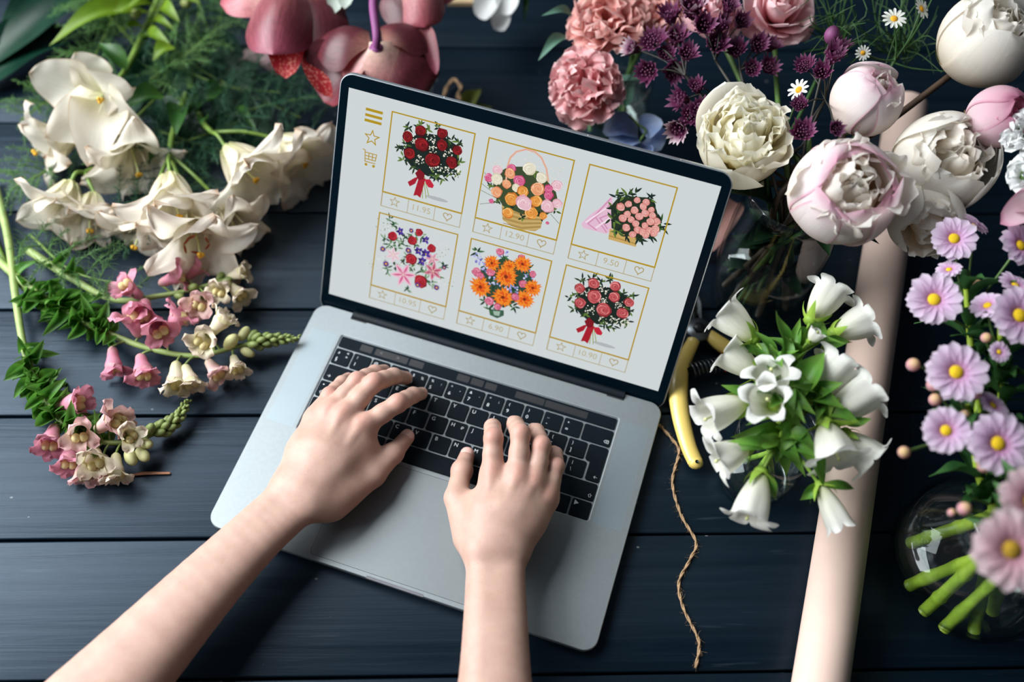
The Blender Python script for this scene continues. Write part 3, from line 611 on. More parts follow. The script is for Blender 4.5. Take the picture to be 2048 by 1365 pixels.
# ---------------------------------------------------------------- the person: two bare forearms and typing hands
class SDF:
    def __init__(s, lo, hi, h):
        s.lo = np.asarray(lo, float); s.h = h; s.sh = np.ceil((np.asarray(hi) - s.lo) / h).astype(int) + 1
        s.ax = [(s.lo[i] + h * np.arange(s.sh[i])).astype(np.float32) for i in range(3)]
    def new(s): return np.full(s.sh, .03, np.float32)
    def cone(s, D, a, b, ra, rb, k=.004, flat=None):
        """smoothly joins a round cone a-b to the field D"""
        a, b = np.asarray(a, float), np.asarray(b, float); R = max(ra, rb) + .028
        i0 = np.maximum(0, np.floor((np.minimum(a, b) - R - s.lo) / s.h).astype(int)); i1 = np.minimum(s.sh, np.ceil((np.maximum(a, b) + R - s.lo) / s.h).astype(int) + 1)
        if np.any(i1 <= i0): return
        sl = tuple(slice(p, q) for p, q in zip(i0, i1)); X, Y, Z = np.meshgrid(*[s.ax[i][sl[i]] for i in range(3)], indexing='ij', sparse=True)
        ba = b - a; L2 = float(ba @ ba) + 1e-12
        t = np.clip(((X - a[0]) * ba[0] + (Y - a[1]) * ba[1] + (Z - a[2]) * ba[2]) / L2, 0, 1)
        d = np.sqrt((X - a[0] - t * ba[0]) ** 2 + (Y - a[1] - t * ba[1]) ** 2 + (Z - a[2] - t * ba[2]) ** 2) - (ra + (rb - ra) * t)
        D[sl] = s.smin(D[sl], d.astype(np.float32), k)
    @staticmethod
    def smin(a, b, k):
        hh = np.maximum(k - np.abs(a - b), 0) / k; return np.minimum(a, b) - hh * hh * k * .25
    def mesh(s, D):
        """surface net of the zero level"""
        I = D < 0; c = [slice(None, -1), slice(1, None)]; cnt = np.zeros(np.array(D.shape) - 1, np.int8)
        for i in (0, 1):
            for j in (0, 1):
                for k in (0, 1): cnt += I[c[i], c[j], c[k]]
        cell = (cnt > 0) & (cnt < 8); idx = -np.ones(cell.shape, int); q = np.argwhere(cell); idx[cell] = np.arange(len(q))
        acc = np.zeros((len(q), 3)); w_ = np.zeros(len(q))
        cor = [np.array((i, j, k)) for i in (0, 1) for j in (0, 1) for k in (0, 1)]
        val = {tuple(o): D[q[:, 0] + o[0], q[:, 1] + o[1], q[:, 2] + o[2]].astype(float) for o in cor}
        for o in cor:
            for ax in range(3):
                if o[ax]: continue
                o2 = o.copy(); o2[ax] = 1; u, v = val[tuple(o)], val[tuple(o2)]; m = (u < 0) != (v < 0)
                t = np.where(m, u / np.where(m, u - v, 1), 0); p = np.broadcast_to(o.astype(float), (len(q), 3)).copy(); p[:, ax] += t; acc[m] += p[m]; w_[m] += 1
        V = s.lo + s.h * (q + acc / w_[:, None]); F = []
        for ax in range(3):
            a1, a2 = [(1, 2), (2, 0), (0, 1)][ax]; n = D.shape
            sl0 = [slice(1, -1)] * 3; sl1 = [slice(1, -1)] * 3; sl0[ax] = slice(0, -1); sl1[ax] = slice(1, None)
            A, B = I[tuple(sl0)], I[tuple(sl1)]; e = np.argwhere(A != B); ins = A[tuple(e.T)]; off = np.ones(3, int); off[ax] = 0; e = e + off
            d1 = np.zeros(3, int); d1[a1] = 1; d2 = np.zeros(3, int); d2[a2] = 1
            g = lambda p: idx[tuple(p.T)]
            Q = np.stack([g(e - d1 - d2), g(e - d2), g(e), g(e - d1)], 1); Q[~ins] = Q[~ins][:, ::-1]; F.append(Q)
        return V, np.vstack(F)
def PJ(t): return P(*t)
def build_arm(fingers, thumb, wrist, mcb, palm, arm, across, h=.00125):
    """fingers: joint chains; thumb chain; wrist centre; arm: list of (point, half-width, radius)"""
    allp = [p for f in fingers for p in f] + list(thumb) + [wrist] + [a[0] for a in arm]; A = np.array(allp)
    lo = A.min(0) - .045; hi = A.max(0) + .045; lo[2] = max(lo[2], -.002)
    g = SDF(lo, hi, h); G = g.new(); Fg = g.new(); reds = []
    # forearm: two bones side by side, then the wrist
    C_ = spline(np.array([np.concatenate([p, [w_, r]]) for p, w_, r in arm]), 22)
    for sg in (-1, 0, 1):
        B_ = g.new()
        for q, q2 in zip(C_[:-1], C_[1:]):
            sd = unit(np.cross(unit(q2[:3] - q[:3]), (0, 0, 1))); g.cone(B_, q[:3] + sd * sg * q[3], q2[:3] + sd * sg * q2[3], q[4], q2[4], .0006)
        G = g.smin(G, B_, .010)
    # palm: metacarpals fan out from the wrist
    for (b, f, r0, r1) in zip(mcb, fingers, (.0125, .0125, .012, .0115), (.0095, .0098, .0092, .0085)):
        m = (b + f[0]) / 2 + np.array([0, 0, .0015])
        g.cone(G, b, m, r0, (r0 + r1) / 2, .012); g.cone(G, m, f[0] + np.array([0, 0, -.002]), (r0 + r1) / 2, r1, .012)
    for a, b in zip(range(3), range(1, 4)):
        q0 = (fingers[a][0] + fingers[b][0]) / 2; q1 = (mcb[a] + mcb[b]) / 2
        q0 = q0 * .93 + q1 * .07; g.cone(G, q1 + np.array([0, 0, -.002]), q0 + np.array([0, 0, -.004]), .0105, .0085, .012)
    for p, p2, r, r2 in palm: g.cone(G, p, p2, r, r2, .014)
    # thumb
    T = g.new(); rt = (.0125, .0098, .0086, .0068)
    for i in range(3): g.cone(T, thumb[i], thumb[i + 1], rt[i], rt[i + 1], .004)
    g.cone(T, thumb[2] + np.array([0, 0, .0008]), thumb[2] + np.array([0, 0, .0009]), .0086, .0086, .004)
    G = g.smin(G, T, .013); reds += [(thumb[2], .009, .5), (thumb[3], .010, .8)]
    # fingers
    for i, f in enumerate(fingers):
        s = (1.0, 1.03, .97, .86)[i]; X = g.new()
        r = [.0090 * s, .0081 * s, .0080 * s, .0072 * s, .0070 * s, .0062 * s]
        m1 = f[0] * .45 + f[1] * .55; m2 = f[1] * .5 + f[2] * .5
        g.cone(X, f[0], m1, r[0], r[1], .004); g.cone(X, m1, f[1], r[1], r[2], .004); g.cone(X, f[1], m2, r[2], r[3], .004); g.cone(X, m2, f[2], r[3], r[4], .004); g.cone(X, f[2], f[3], r[4], r[5], .004)
        Fg = g.smin(Fg, X, .0012)
        reds += [(f[0] + np.array([0, 0, .009]), .009, .75), (f[1] + np.array([0, 0, .006]), .0085, .85), (f[3], .009, .7), (f[2], .006, .3)]
    G = g.smin(G, Fg, .0085)
    # knuckles and the tendons that lead to them
    for f, b in zip(fingers, mcb):
        k = f[0] + np.array([0, 0, .0050]); g.cone(G, k, k + unit(f[1] - f[0]) * .003, .0052, .0050, .006)
        q = b * .55 + f[0] * .45 + np.array([0, 0, .0104]); g.cone(G, q, f[0] + np.array([0, 0, .0070]), .0012, .0022, .005)
        k = f[1] + np.array([0, 0, .0022]); g.cone(G, k, k + unit(f[1] - f[0]) * .001, .0056, .0056, .004)
    V, F = g.mesh(G)
    for _ in range(2):     # relax the net a little
        s = np.zeros_like(V); c = np.zeros(len(V))
        for a in range(4):
            i, j = F[:, a], F[:, (a + 1) % 4]; np.add.at(s, i, V[j]); np.add.at(c, i, 1); np.add.at(s, j, V[i]); np.add.at(c, j, 1)
        V = V * .5 + .5 * s / c[:, None]
    red = np.zeros(len(V))
    for p, sg, a in reds: red = np.maximum(red, a * np.exp(-((V - p) ** 2).sum(1) / sg ** 2))
    nails = []
    for f, r, wn in [(f, .0060 * s, .0047 * s) for f, s in zip(fingers, (1, 1.03, .97, .86))] + [(list(thumb), .0068, .0060)]:
        d = unit(f[3] - f[2]); n = f[2] - (f[1] + f[3]) / 2; n = n - d * np.dot(n, d)
        n = unit(n) if np.linalg.norm(n) > 2e-4 and len(f) and f is not thumb and wn < .0055 else unit(np.array([0, 0, 1.]) - d * d[2])
        nails.append((f[3] + d * .0012, d, n, r, wn))
    return V, F, red, nails
px = PJ
LF = [[px(q) for q in f] for f in (
    [(726, 853, .051), (796, 807, .056), (826, 791, .040), (842, 788, .0180)],
    [(687, 832, .054), (748, 766, .060), (787, 753, .045), (811, 757, .0185)],
    [(659, 824, .050), (714, 763, .056), (750, 746, .040), (767, 742, .0180)],
    [(629, 838, .043), (659, 792, .045), (684, 766, .034), (695, 757, .0170)])]
LT = [px(q) for q in ((668, 1010, .036), (748, 951, .034), (786, 908, .028), (814, 875, .0195))]
LW = px((572, 1022, .044))
LB = [px(q) for q in ((632, 1003, .046), (612, 985, .048), (593, 975, .046), (575, 968, .042))]
LP = [(px((600, 1010, .034)), px((625, 890, .036)), .0115, .0100), (px((645, 1005, .034)), px((700, 920, .040)), .0125, .0100), (px((680, 985, .034)), px((735, 890, .042)), .0095, .0085)]
LA = [(px((40, 1560, .052)), .016, .0275), (px((232, 1365, .048)), .0125, .0240), (px((395, 1190, .045)), .0105, .0180), (px((500, 1083, .044)), .0105, .0138), (px((565, 1022, .044)), .0118, .0118), (px((600, 990, .044)), .0130, .0112)]
RF = [[px(q) for q in f] for f in (
    [(984, 950, .053), (987, 877, .063), (985, 855, .043), (985, 851, .0180)],
    [(1035, 955, .057), (1041, 869, .065), (1031, 850, .045), (1027, 846, .0185)],
    [(1069, 965, .053), (1083, 892, .060), (1073, 864, .043), (1067, 860, .0180)],
    [(1095, 996, .044), (1112, 934, .049), (1111, 909, .034), (1108, 904, .0170)])]
RT = [px(q) for q in ((935, 1075, .038), (912, 997, .036), (924, 942, .029), (934, 911, .0195))]
RW = px((991, 1140, .048))
RB = [px(q) for q in ((957, 1100, .047), (982, 1097, .050), (1008, 1095, .049), (1030, 1095, .045))]
RP = [(px((975, 1110, .036)), px((960, 1010, .040)), .0125, .0105), (px((1015, 1105, .036)), px((1070, 1015, .038)), .0120, .0105)]
RA = [(px((988, 1580, .062)), .014, .0220), (px((990, 1365, .056)), .0108, .0172), (px((991, 1240, .052)), .0105, .0148), (px((991, 1155, .049)), .0118, .0122), (px((994, 1110, .048)), .0125, .0114)]
t = NT('bare skin'); b = t.n('ShaderNodeBsdfPrincipled'); at = t.n('ShaderNodeAttribute', attribute_name='flush'); co = t.coord('Object')
n1 = t.noise(co, 55, 4, .6); n2 = t.noise(co, 900, 2); fr_ = t.noise(co, 420, 2)
c = t.ramp(n1, [(.3, (.455, .280, .222)), (.7, (.530, .342, .275))])
fl_ = t.n('ShaderNodeMath', operation='MULTIPLY'); t.l(at.outputs['Fac'], fl_.inputs[0]); fl_.inputs[1].default_value = .7
c = t.mix(fl_.outputs[0], c, (.52, .225, .180)); c = t.mix(t.ramp(fr_, [(.66, 0.0), (.76, .5)]), c, (.40, .20, .15))
t.l(c, b.inputs['Base Color']); b.inputs['Roughness'].default_value = .50; b.inputs['Specular IOR Level'].default_value = .38
b.inputs['Subsurface Weight'].default_value = .22; b.inputs['Subsurface Radius'].default_value = (1, .36, .2); b.inputs['Subsurface Scale'].default_value = .004
cr = t.noise(t.coord('Object', (240, 900, 300)), 1.0, 3, .6, .8)
t.l(t.bump(t.mix(.5, n2, cr), .22, .0006), b.inputs['Normal']); t.l(b.outputs[0], t.out.inputs[0]); M_skin = t.m
M_nail = pbr('fingernail', (.74, .47, .41), .25, 0, .06, 200, spec=.5)
Vs, Fs, Rs, Ns, off = [], [], [], [], 0
for args in ((LF, LT, LW, LB, LP, LA, None), (RF, RT, RW, RB, RP, RA, None)):
    V, F, r_, nl = build_arm(*args); Vs.append(V); Fs.append(F + off); Rs.append(r_); Ns += nl; off += len(V)
PO = np.array([-.02, -.05, 0.0])
mb = MB(); mb.add(np.vstack(Vs), [tuple(int(i) for i in q) for q in np.vstack(Fs)])
for A_, sh in ((LA, (-.24, -.42, .24)), (RA, (.16, -.42, .24))):     # upper arms rise from the elbows beyond the picture
    e = A_[0][0]; q = spline([A_[0][0] * .6 + A_[1][0] * .4, e, e * .55 + np.array(sh) * .45 + np.array([0, -.02, 0]), np.array(sh)], 26)
    mb.tube(q, np.interp(np.linspace(0, 1, 26), [0, .22, .32, .6, 1], [.030, .036, .038, .042, .046]), 28)
person = mb.build('person', M_skin, None, PO); tag(person, 'person with bare forearms typing on the silver laptop with both hands', 'person')
fa = person.data.attributes.new('flush', 'FLOAT', 'POINT'); Rs.append(np.zeros(len(person.data.vertices) - off)); fa.data.foreach_set('value', np.concatenate(Rs))
for c, d, n, r, wn in Ns:
    x = unit(np.cross(d, n)); mb = MB(); u_ = np.linspace(-1, 1, 9); v_ = np.linspace(-1, 1, 9); R = np.zeros((9, 9, 3))
    for i, a in enumerate(u_):
        for j, q in enumerate(v_):
            w_ = wn * (1 - .28 * abs(a) ** 4) * q; R[i, j] = c + d * (.0052 * a - .001 - .0009 * q * q * (1 if a > 0 else 0)) + x * w_ + n * (math.sqrt(max(r * r - w_ * w_ * .92, 0)) + .0004 - .0022 * max(a - .1, 0) ** 2 - .0005 * (abs(q) > .95) - .0005 * (abs(a) > .95))
    mb.grid(R); mb.build('fingernail', M_nail, person, PO)

# ---------------------------------------------------------------- cut flowers lying to the left of the laptop
M_lily = petal_mat('white lily petal', [(0.0, '#d3d79a'), (.2, '#f0ead0'), (.6, '#f6f0e4'), (1.0, '#f6ede2')], edge='#e2bf9c', edge_w=.03, vein=.08, trans=.48, bump=.5, blotch=.06)
M_lstem = pbr('fresh green stem', '#6d8a3a', .5, 0, .25, 60, trans=.1)
M_lleaf = petal_mat('lily leaf', [(0, '#4d7a33'), (.5, '#2f5a26'), (1, '#3d6b2c')], vein=.3, trans=.25, rough=.4, vscale=(2, 18, 1), blotch=.25)
M_pist = pbr('pale green pistil', '#c3c78a', .5, 0, .1, 80); M_stig = pbr('golden stigma', '#d9a21e', .6, 0, .25, 300); M_anth = pbr('rust brown anther', '#96431c', .7, 0, .25, 400)
M_fil = pbr('white filament', '#e6e2c8', .5)
def lily_bloom(root, o, base, mouth, roll=0, size=1.0, th1=(128, 112), pist=.95, sta=5, seed=0, brown=True, petals=()):
    rg = np.random.RandomState(seed); M = frame(mouth - base, roll); H = np.linalg.norm(mouth - base); L = H * 1.62 * size
    bl = joint('bloom', root)
    for k, (tp, W, ar, cu, rl) in enumerate(petals):
        mb = MB(); leaf(mb, base + M[:, 2] * .004, P(*tp), W, up=M[:, 2], arch=ar, cup=.55, curl=cu, roll=rl, prof=lambda t: prof_lily(t) * np.clip(.25 + 2.2 * t, 0, 1), nu=18, nv=8, seed=k + 3, ruf=.05); mb.build('petal', M_lily, bl, o)
    for i in range(0 if petals else 6):
        mb = MB(); inner = i % 2; W = (.054 if inner else .040) * size
        petal(mb, M, base, L * (1 + jit(rg, .06)), W, 13 + 2 * inner + jit(rg, 3), th1[inner] + jit(rg, 28 if size < 1.11 else 46), 2.0 + jit(rg, .3), r0=.0035 - .001 * inner, az=i * 1.0472 + jit(rg, .12), cup=.45, wrap=.35, ruf=.0034 * size, rf=1.7, nu=16, nv=8, seed=seed * 9 + i, twist=jit(rg, .5), crease=-.05, side=jit(rg, .08))
        mb.build('petal', M_lily, bl, o)
    mb = MB(); tip = base + M @ np.array([jit(rg, .004), jit(rg, .004) - .003, H * 1.05 * pist / .95]); pth = spline([base, (base + tip) / 2 + M @ np.array([0, .002, 0]), tip], 10)
    mb.tube(pth, np.linspace(.0015, .0011, 10), 8); mb.build('pistil', M_pist, bl, o)
    mb = MB(); dd = unit(tip - pth[-2])
    for k in range(3): mb.ball(tip + frame(dd) @ np.array([.0017 * math.cos(k * 2.09), .0017 * math.sin(k * 2.09), .0005]), .0023, None, 6, 8)
    mb.build('stigma', M_stig, bl, o)
    for i in range(sta):
        a = i * 6.283 / max(sta, 1) + rg.rand(); e = base + M @ np.array([.011 * math.cos(a), .011 * math.sin(a), H * (.82 + .12 * rg.rand())])
        mb = MB(); mb.tube(spline([base, (base + e) / 2 + M @ np.array([.001, 0, 0]), e], 8), np.linspace(.0008, .0004, 8), 6); mb.build('stamen', M_fil, bl, o)
        if brown:
            mb = MB(); mb.ball(e, (.0013, .0013, .0052), frame(M @ np.array([math.cos(a + 1.5), math.sin(a + 1.5), .25])), 6, 8); mb.build('anther', M_anth, bl, o)
def lily(label, stem, blooms, leaves, seed):
    o = P(*stem[0][:2], 0); root = thing('lily', label, 'lily', o, 'white lilies lying on the table')
    mb = MB(); pts = [P(*q) for q in stem]; mb.tube(spline(pts, 20), np.linspace(.0042, .0026, 20), 10)
    end = pts[-1]
    for b in blooms: mb.tube(spline([P(*b['from']) if 'from' in b else end, (P(*b['base']) + end) / 2 + np.array([0, 0, .006]), P(*b['base'])], 10), np.linspace(.0022, .0018, 10), 8)
    mb.build('stem', M_lstem, root, o)
    for k, b in enumerate(blooms): lily_bloom(root, o, P(*b['base']), P(*b['mouth']), b.get('roll', 0), b.get('size', 1), b.get('th1', (128, 112)), b.get('pist', .95), b.get('sta', 5), seed * 20 + k, b.get('brown', False), b.get('petals', ()))
    for k, (a, c, W) in enumerate(leaves):
        mb = MB(); leaf(mb, P(*a), P(*c), W, arch=.12, cup=.9, nu=12, nv=6, seed=k, ruf=.02); mb.build('leaf', M_lleaf, root, o)
lily('white lily stem with browning open bloom facing up, topmost of the lilies', [(330, -30, .020), (262, 120, .040), (232, 165, .056)],
     [dict(base=(214, 188, .058), mouth=(196, 206, .094), roll=.85, size=1.14, pist=.7, sta=4, petals=[((58, 146, .084), .060, -.06, 0, .1), ((150, 106, .100), .044, -.20, -.12, -.2), ((246, 178, .084), .056, .30, -.30, .3), ((98, 274, .066), .058, .10, -.12, .2), ((176, 322, .058), .058, .12, -.10, 0), ((272, 262, .056), .052, .22, -.22, -.2)]), dict(base=(165, 262, .036), mouth=(72, 298, .036), roll=.3, size=.86, th1=(125, 88), brown=True), dict(base=(258, 262, .040), mouth=(272, 338, .040), roll=.2, size=.95)],
     [((255, 140, .05), (196, 85, .065), .020), ((246, 205, .05), (238, 160, .07), .018), ((330, 195, .03), (250, 215, .035), .028)], 1)
lily('white lily stem with two drooping blooms at the far left, above the pink snapdragons', [(245, 300, .012), (205, 330, .022), (170, 345, .030)],
     [dict(base=(143, 362, .038), mouth=(118, 432, .036), roll=.1, size=1.0, th1=(138, 80)), dict(base=(188, 385, .034), mouth=(175, 455, .030), roll=.8, size=.86, th1=(95, 75))],
     [((205, 330, .025), (160, 330, .03), .010)], 2)
lily('white lily stem with trumpet bloom and rust brown anthers, in front of the other lilies', [(372, 190, .016), (345, 270, .036), (340, 310, .046)],
     [dict(base=(340, 345, .058), mouth=(348, 430, .060), roll=.5, size=1.0, th1=(112, 70), sta=4), dict(base=(385, 425, .040), mouth=(394, 500, .050), roll=0, size=1.02, th1=(108, 84), brown=True, sta=6), dict(base=(445, 410, .028), mouth=(483, 472, .030), roll=.4, size=.8), dict(base=(305, 420, .030), mouth=(272, 488, .026), roll=.2, size=.85)],
     [((372, 212, .03), (352, 272, .05), .026), ((420, 200, .02), (370, 232, .03), .030), ((300, 330, .03), (330, 300, .05), .012)], 3)
lily('white lily stem with two blooms close to the left edge of the screen', [(375, 150, .012), (400, 235, .030), (425, 265, .040)],
     [dict(base=(450, 292, .048), mouth=(510, 352, .048), roll=.9, size=1.1, th1=(135, 95)), dict(base=(555, 278, .034), mouth=(606, 322, .036), roll=.5, size=1.1, th1=(110, 84))],
     [((412, 240, .04), (402, 250, .06), .012), ((455, 180, .02), (412, 205, .03), .026), ((470, 215, .02), (515, 265, .03), .012)], 4)
# feathery fennel-like greenery
M_fern = pbr('feathery green foliage', '#5f8a4a', .55, 0, .4, 30, trans=.25); M_fern2 = pbr('deep green feathery foliage', '#28553a', .55, 0, .4, 30, trans=.2)
def fern(label, path, n, L, seed, mat, hair=5, spread=1.0, r=.0016, side=(-1, 1)):
    rg = np.random.RandomState(seed); pts = spline([P(*q) for q in path], 30); o = pts[0] * np.array([1, 1, 0]); root = thing('fern_sprig', label, 'fern', o, 'feathery green sprigs')
    mb = MB(); mb.tube(pts, np.linspace(r, r * .4, 30), 6); mb.build('stem', M_lstem, root, o)
    mb = MB()
    for k in range(n):
        f = (k + .5) / n; i = min(int(f * 29), 28); p = pts[i]; T = unit(pts[i + 1] - pts[i]); sd = frame(T)[:, 0] * side[k % 2]
        d = unit(T * (.75 + jit(rg, .3)) + sd * spread * (.9 + jit(rg, .3)) + np.array([0, 0, .35 + jit(rg, .5)])); LL = L * (1 - .45 * f) * (.75 + .5 * rg.rand())
        tip = p + d * LL; tip[2] = max(tip[2], .004); mid = (p + tip) / 2 + np.array([0, 0, LL * .10]); br = spline([p, mid, tip], 12); mb.tube(br, np.linspace(.0006, .0002, 12), 4, caps=False)
        for j in range(1, 12):
            Tb = unit(br[min(j, 10) + 1] - br[min(j, 10)])
            for h in range(hair):
                dv = unit(Tb * (.5 + rg.rand() * .6) + rg.randn(3) * .65); l = LL * .28 * (1.05 - j / 14) * (.5 + rg.rand()); e = br[j] + dv * l; e[2] = max(e[2], .002)
                m_ = (br[j] + e) / 2 + rg.randn(3) * l * .08; mb.tube([br[j], m_, e], [.00030, .00024, .00010], 3, caps=False)
    fo = mb.build('foliage', mat, root, o)
for a in (
    ('feathery green sprig above the topmost lily, lying from the top edge', [(250, -30, .02), (215, 60, .035), (175, 140, .03)], 16, .075, 1, M_fern),
    ('feathery sprig reaching up beside the dark broad leaf, above the lilies', [(270, 90, .02), (215, 30, .04), (165, -10, .05)], 14, .06, 2, M_fern),
    ('pale feathery sprig left of the topmost lily, over the bare planks', [(150, 200, .012), (95, 205, .025), (40, 240, .03)], 14, .05, 3, M_fern),
    ('feathery sprig at the left edge under the drooping lily bloom', [(130, 320, .01), (70, 355, .02), (25, 375, .02)], 14, .05, 4, M_fern),
    ('pale green feathery sprig between topmost lily and the red orchid', [(300, 160, .02), (370, 110, .04), (430, 60, .045)], 15, .065, 5, M_fern),
    ('dark feathery sprig below the left orchid bloom', [(330, 120, .015), (440, 170, .025), (560, 185, .02)], 18, .075, 6, M_fern2),
    ('dark feathery sprig running to the upper left corner of the screen', [(420, 240, .01), (540, 210, .02), (668, 185, .02)], 18, .07, 7, M_fern2),
    ('dark feathery sprig in the middle of the greenery behind the lilies', [(290, 300, .01), (380, 280, .02), (500, 235, .02)], 18, .08, 8, M_fern2),
    ('deep green sprig under the lily with rust brown anthers', [(230, 470, .008), (330, 400, .012), (420, 350, .015)], 16, .07, 9, M_fern2),
    ('thin wispy green sprig over the pale stems left of the snapdragon blossoms', [(60, 470, .012), (150, 545, .02), (285, 575, .02)], 16, .06, 10, M_fern),
    ('deep green sprig along the back of the greenery, under the red orchid petals', [(300, 60, .008), (420, 150, .012), (600, 235, .012)], 20, .085, 12, M_fern2),
    ('dark sprig behind the two right hand lily blooms, running toward the screen', [(310, 260, .006), (450, 300, .010), (620, 290, .010)], 20, .08, 13, M_fern2),
    ('dark sprig low between the topmost lily and the left edge lilies', [(330, 180, .006), (230, 270, .010), (110, 330, .012)], 18, .075, 14, M_fern2),
    ('dark sprig under the trumpet lily, pointing down to the pink blossoms', [(400, 250, .006), (350, 380, .008), (250, 500, .010)], 18, .075, 15, M_fern2),
    ('mid green sprig from the top edge down to the bright lily leaves', [(400, -30, .012), (390, 90, .018), (340, 190, .02)], 18, .08, 16, M_fern),
    ('dark feathery sprig at the top, left of the orchid blooms', [(470, -20, .012), (430, 60, .02), (400, 150, .02)], 15, .07, 11, M_fern2)):
    fern(*a, hair=6)
# broad leaves
M_broad = petal_mat('broad dark leaf', [(0, '#123a2c'), (.5, '#0d3226'), (1, '#17402b')], vein=.35, trans=.12, rough=.32, vscale=(1.5, 40, 1), blotch=.3)
M_bright = petal_mat('bright leaf', [(0, '#8aa52c'), (.5, '#6f9422'), (1, '#7f9a3a')], vein=.25, trans=.35, rough=.42, vscale=(2, 22, 1), blotch=.25)
def broad(label, a, b, W, mat, cup=.5, arch=.08):
    o = P(*a[:2], 0); mb = MB(); leaf(mb, P(*a), P(*b), W, arch=arch, cup=cup, nu=18, nv=8, ruf=.01); r = mb.build('broad_leaf', mat, None, o); tag(r, label, 'leaf', 'broad green leaves')
broad('broad dark green leaf filling the upper left corner, behind the topmost lily', (245, -50, .012), (-40, 150, .016), .085, M_broad)
broad('second broad dark leaf at the left edge, under the one in the corner', (150, 60, .008), (-70, 195, .008), .080, M_broad)
broad('broad dark leaf lying along the top edge beside the bright green stem', (330, -60, .010), (120, -10, .020), .060, M_broad)
for k, (lab, a, b, W) in enumerate((('dark leaf lying flat below the bright lily leaves, nearest the trumpet lily', (300, 200, .005), (430, 300, .005), .045), ('dark leaf lying flat in the greenery right of the topmost lily', (330, 90, .004), (250, 250, .005), .050), ('dark leaf lying flat under the two right hand lily blooms', (430, 180, .004), (560, 330, .005), .045), ('dark leaf lying flat under the feathery sprigs below the orchid', (400, 60, .004), (500, 210, .004), .055))): broad(lab, a, b, W, M_broad, arch=.04)
def leafy(label, stem, leaves, mat, buds=(), r=.003, name='leafy_sprig', cat='sprig'):
    pts = [P(*q) for q in stem]; o = pts[0] * np.array([1, 1, 0]); root = thing(name, label, cat, o)
    mb = MB(); mb.tube(spline(pts, 18), np.linspace(r, r * .7, 18), 8); mb.build('stem', M_lstem, root, o)
    for k, (a, b, W) in enumerate(leaves): mb = MB(); leaf(mb, P(*a), P(*b), W, arch=.15, cup=.9, nu=10, nv=4, seed=k); mb.build('leaf', mat, root, o)
    for b, r_ in buds: mb = MB(); mb.ball(P(*b), (r_ * .7, r_ * .7, r_ * 1.2), frame((.3, -.4, .5)), 8, 10); mb.build('bud', M_bud, root, o)
M_bud = pbr('pale green bud', '#b9c07a', .5, 0, .2, 90, trans=.15)
leafy('stem with bright yellow green leaves and pale buds at the top edge', [(345, -40, .04), (300, 60, .03), (255, 140, .02)],
      [((300, 25, .045), (98, 92, .05), .030), ((310, 10, .05), (215, 40, .06), .020), ((315, 20, .05), (360, 45, .06), .020), ((330, 0, .05), (402, 8, .06), .020), ((300, 45, .04), (352, 62, .05), .012), ((290, 55, .04), (235, 65, .05), .011), ((285, 75, .035), (345, 95, .05), .018), ((350, 95, .05), (305, 122, .045), .020), ((330, -10, .05), (255, 15, .065), .018)], M_bright,
      [((262, 12, .05), .010), ((272, 28, .05), .008), ((372, 6, .055), .009)])
# snapdragons
M_snp = petal_mat('pink snapdragon petal', [(0, '#e7b9b4'), (.4, '#dd8fa4'), (1, '#e59bb0')], vein=.12, trans=.3, blotch=.15)
M_snl = petal_mat('pale pink snapdragon petal', [(0, '#ecd9bc'), (.45, '#eecbc3'), (1, '#eebcc0')], vein=.10, trans=.3, blotch=.12)
M_snc = petal_mat('cream snapdragon petal', [(0, '#dcd9a0'), (.45, '#efe6c8'), (1, '#f0dccb')], vein=.10, trans=.3, blotch=.10)
M_pal = petal_mat('yellow throat', [(0, '#e8d9a0'), (.5, '#efe2a8'), (1, '#d9b02a')], vein=.05)
M_cal = pbr('green calyx', '#7d9350', .5, 0, .2, 80, trans=.1); M_sbud = pbr('closed green bud', '#7f8f4e', .5, 0, .3, 60, trans=.1); M_cbud = pbr('swelling cream bud', '#c9c78e', .5, 0, .25, 50, trans=.2)
M_sleaf = petal_mat('small stem leaf', [(0, '#86b446'), (.5, '#559238'), (1, '#6ea246')], vein=.2, trans=.35, rough=.4, blotch=.35)
M_sstem = pbr('pale green snapdragon stem', '#93a862', .5, 0, .2, 60, trans=.1)
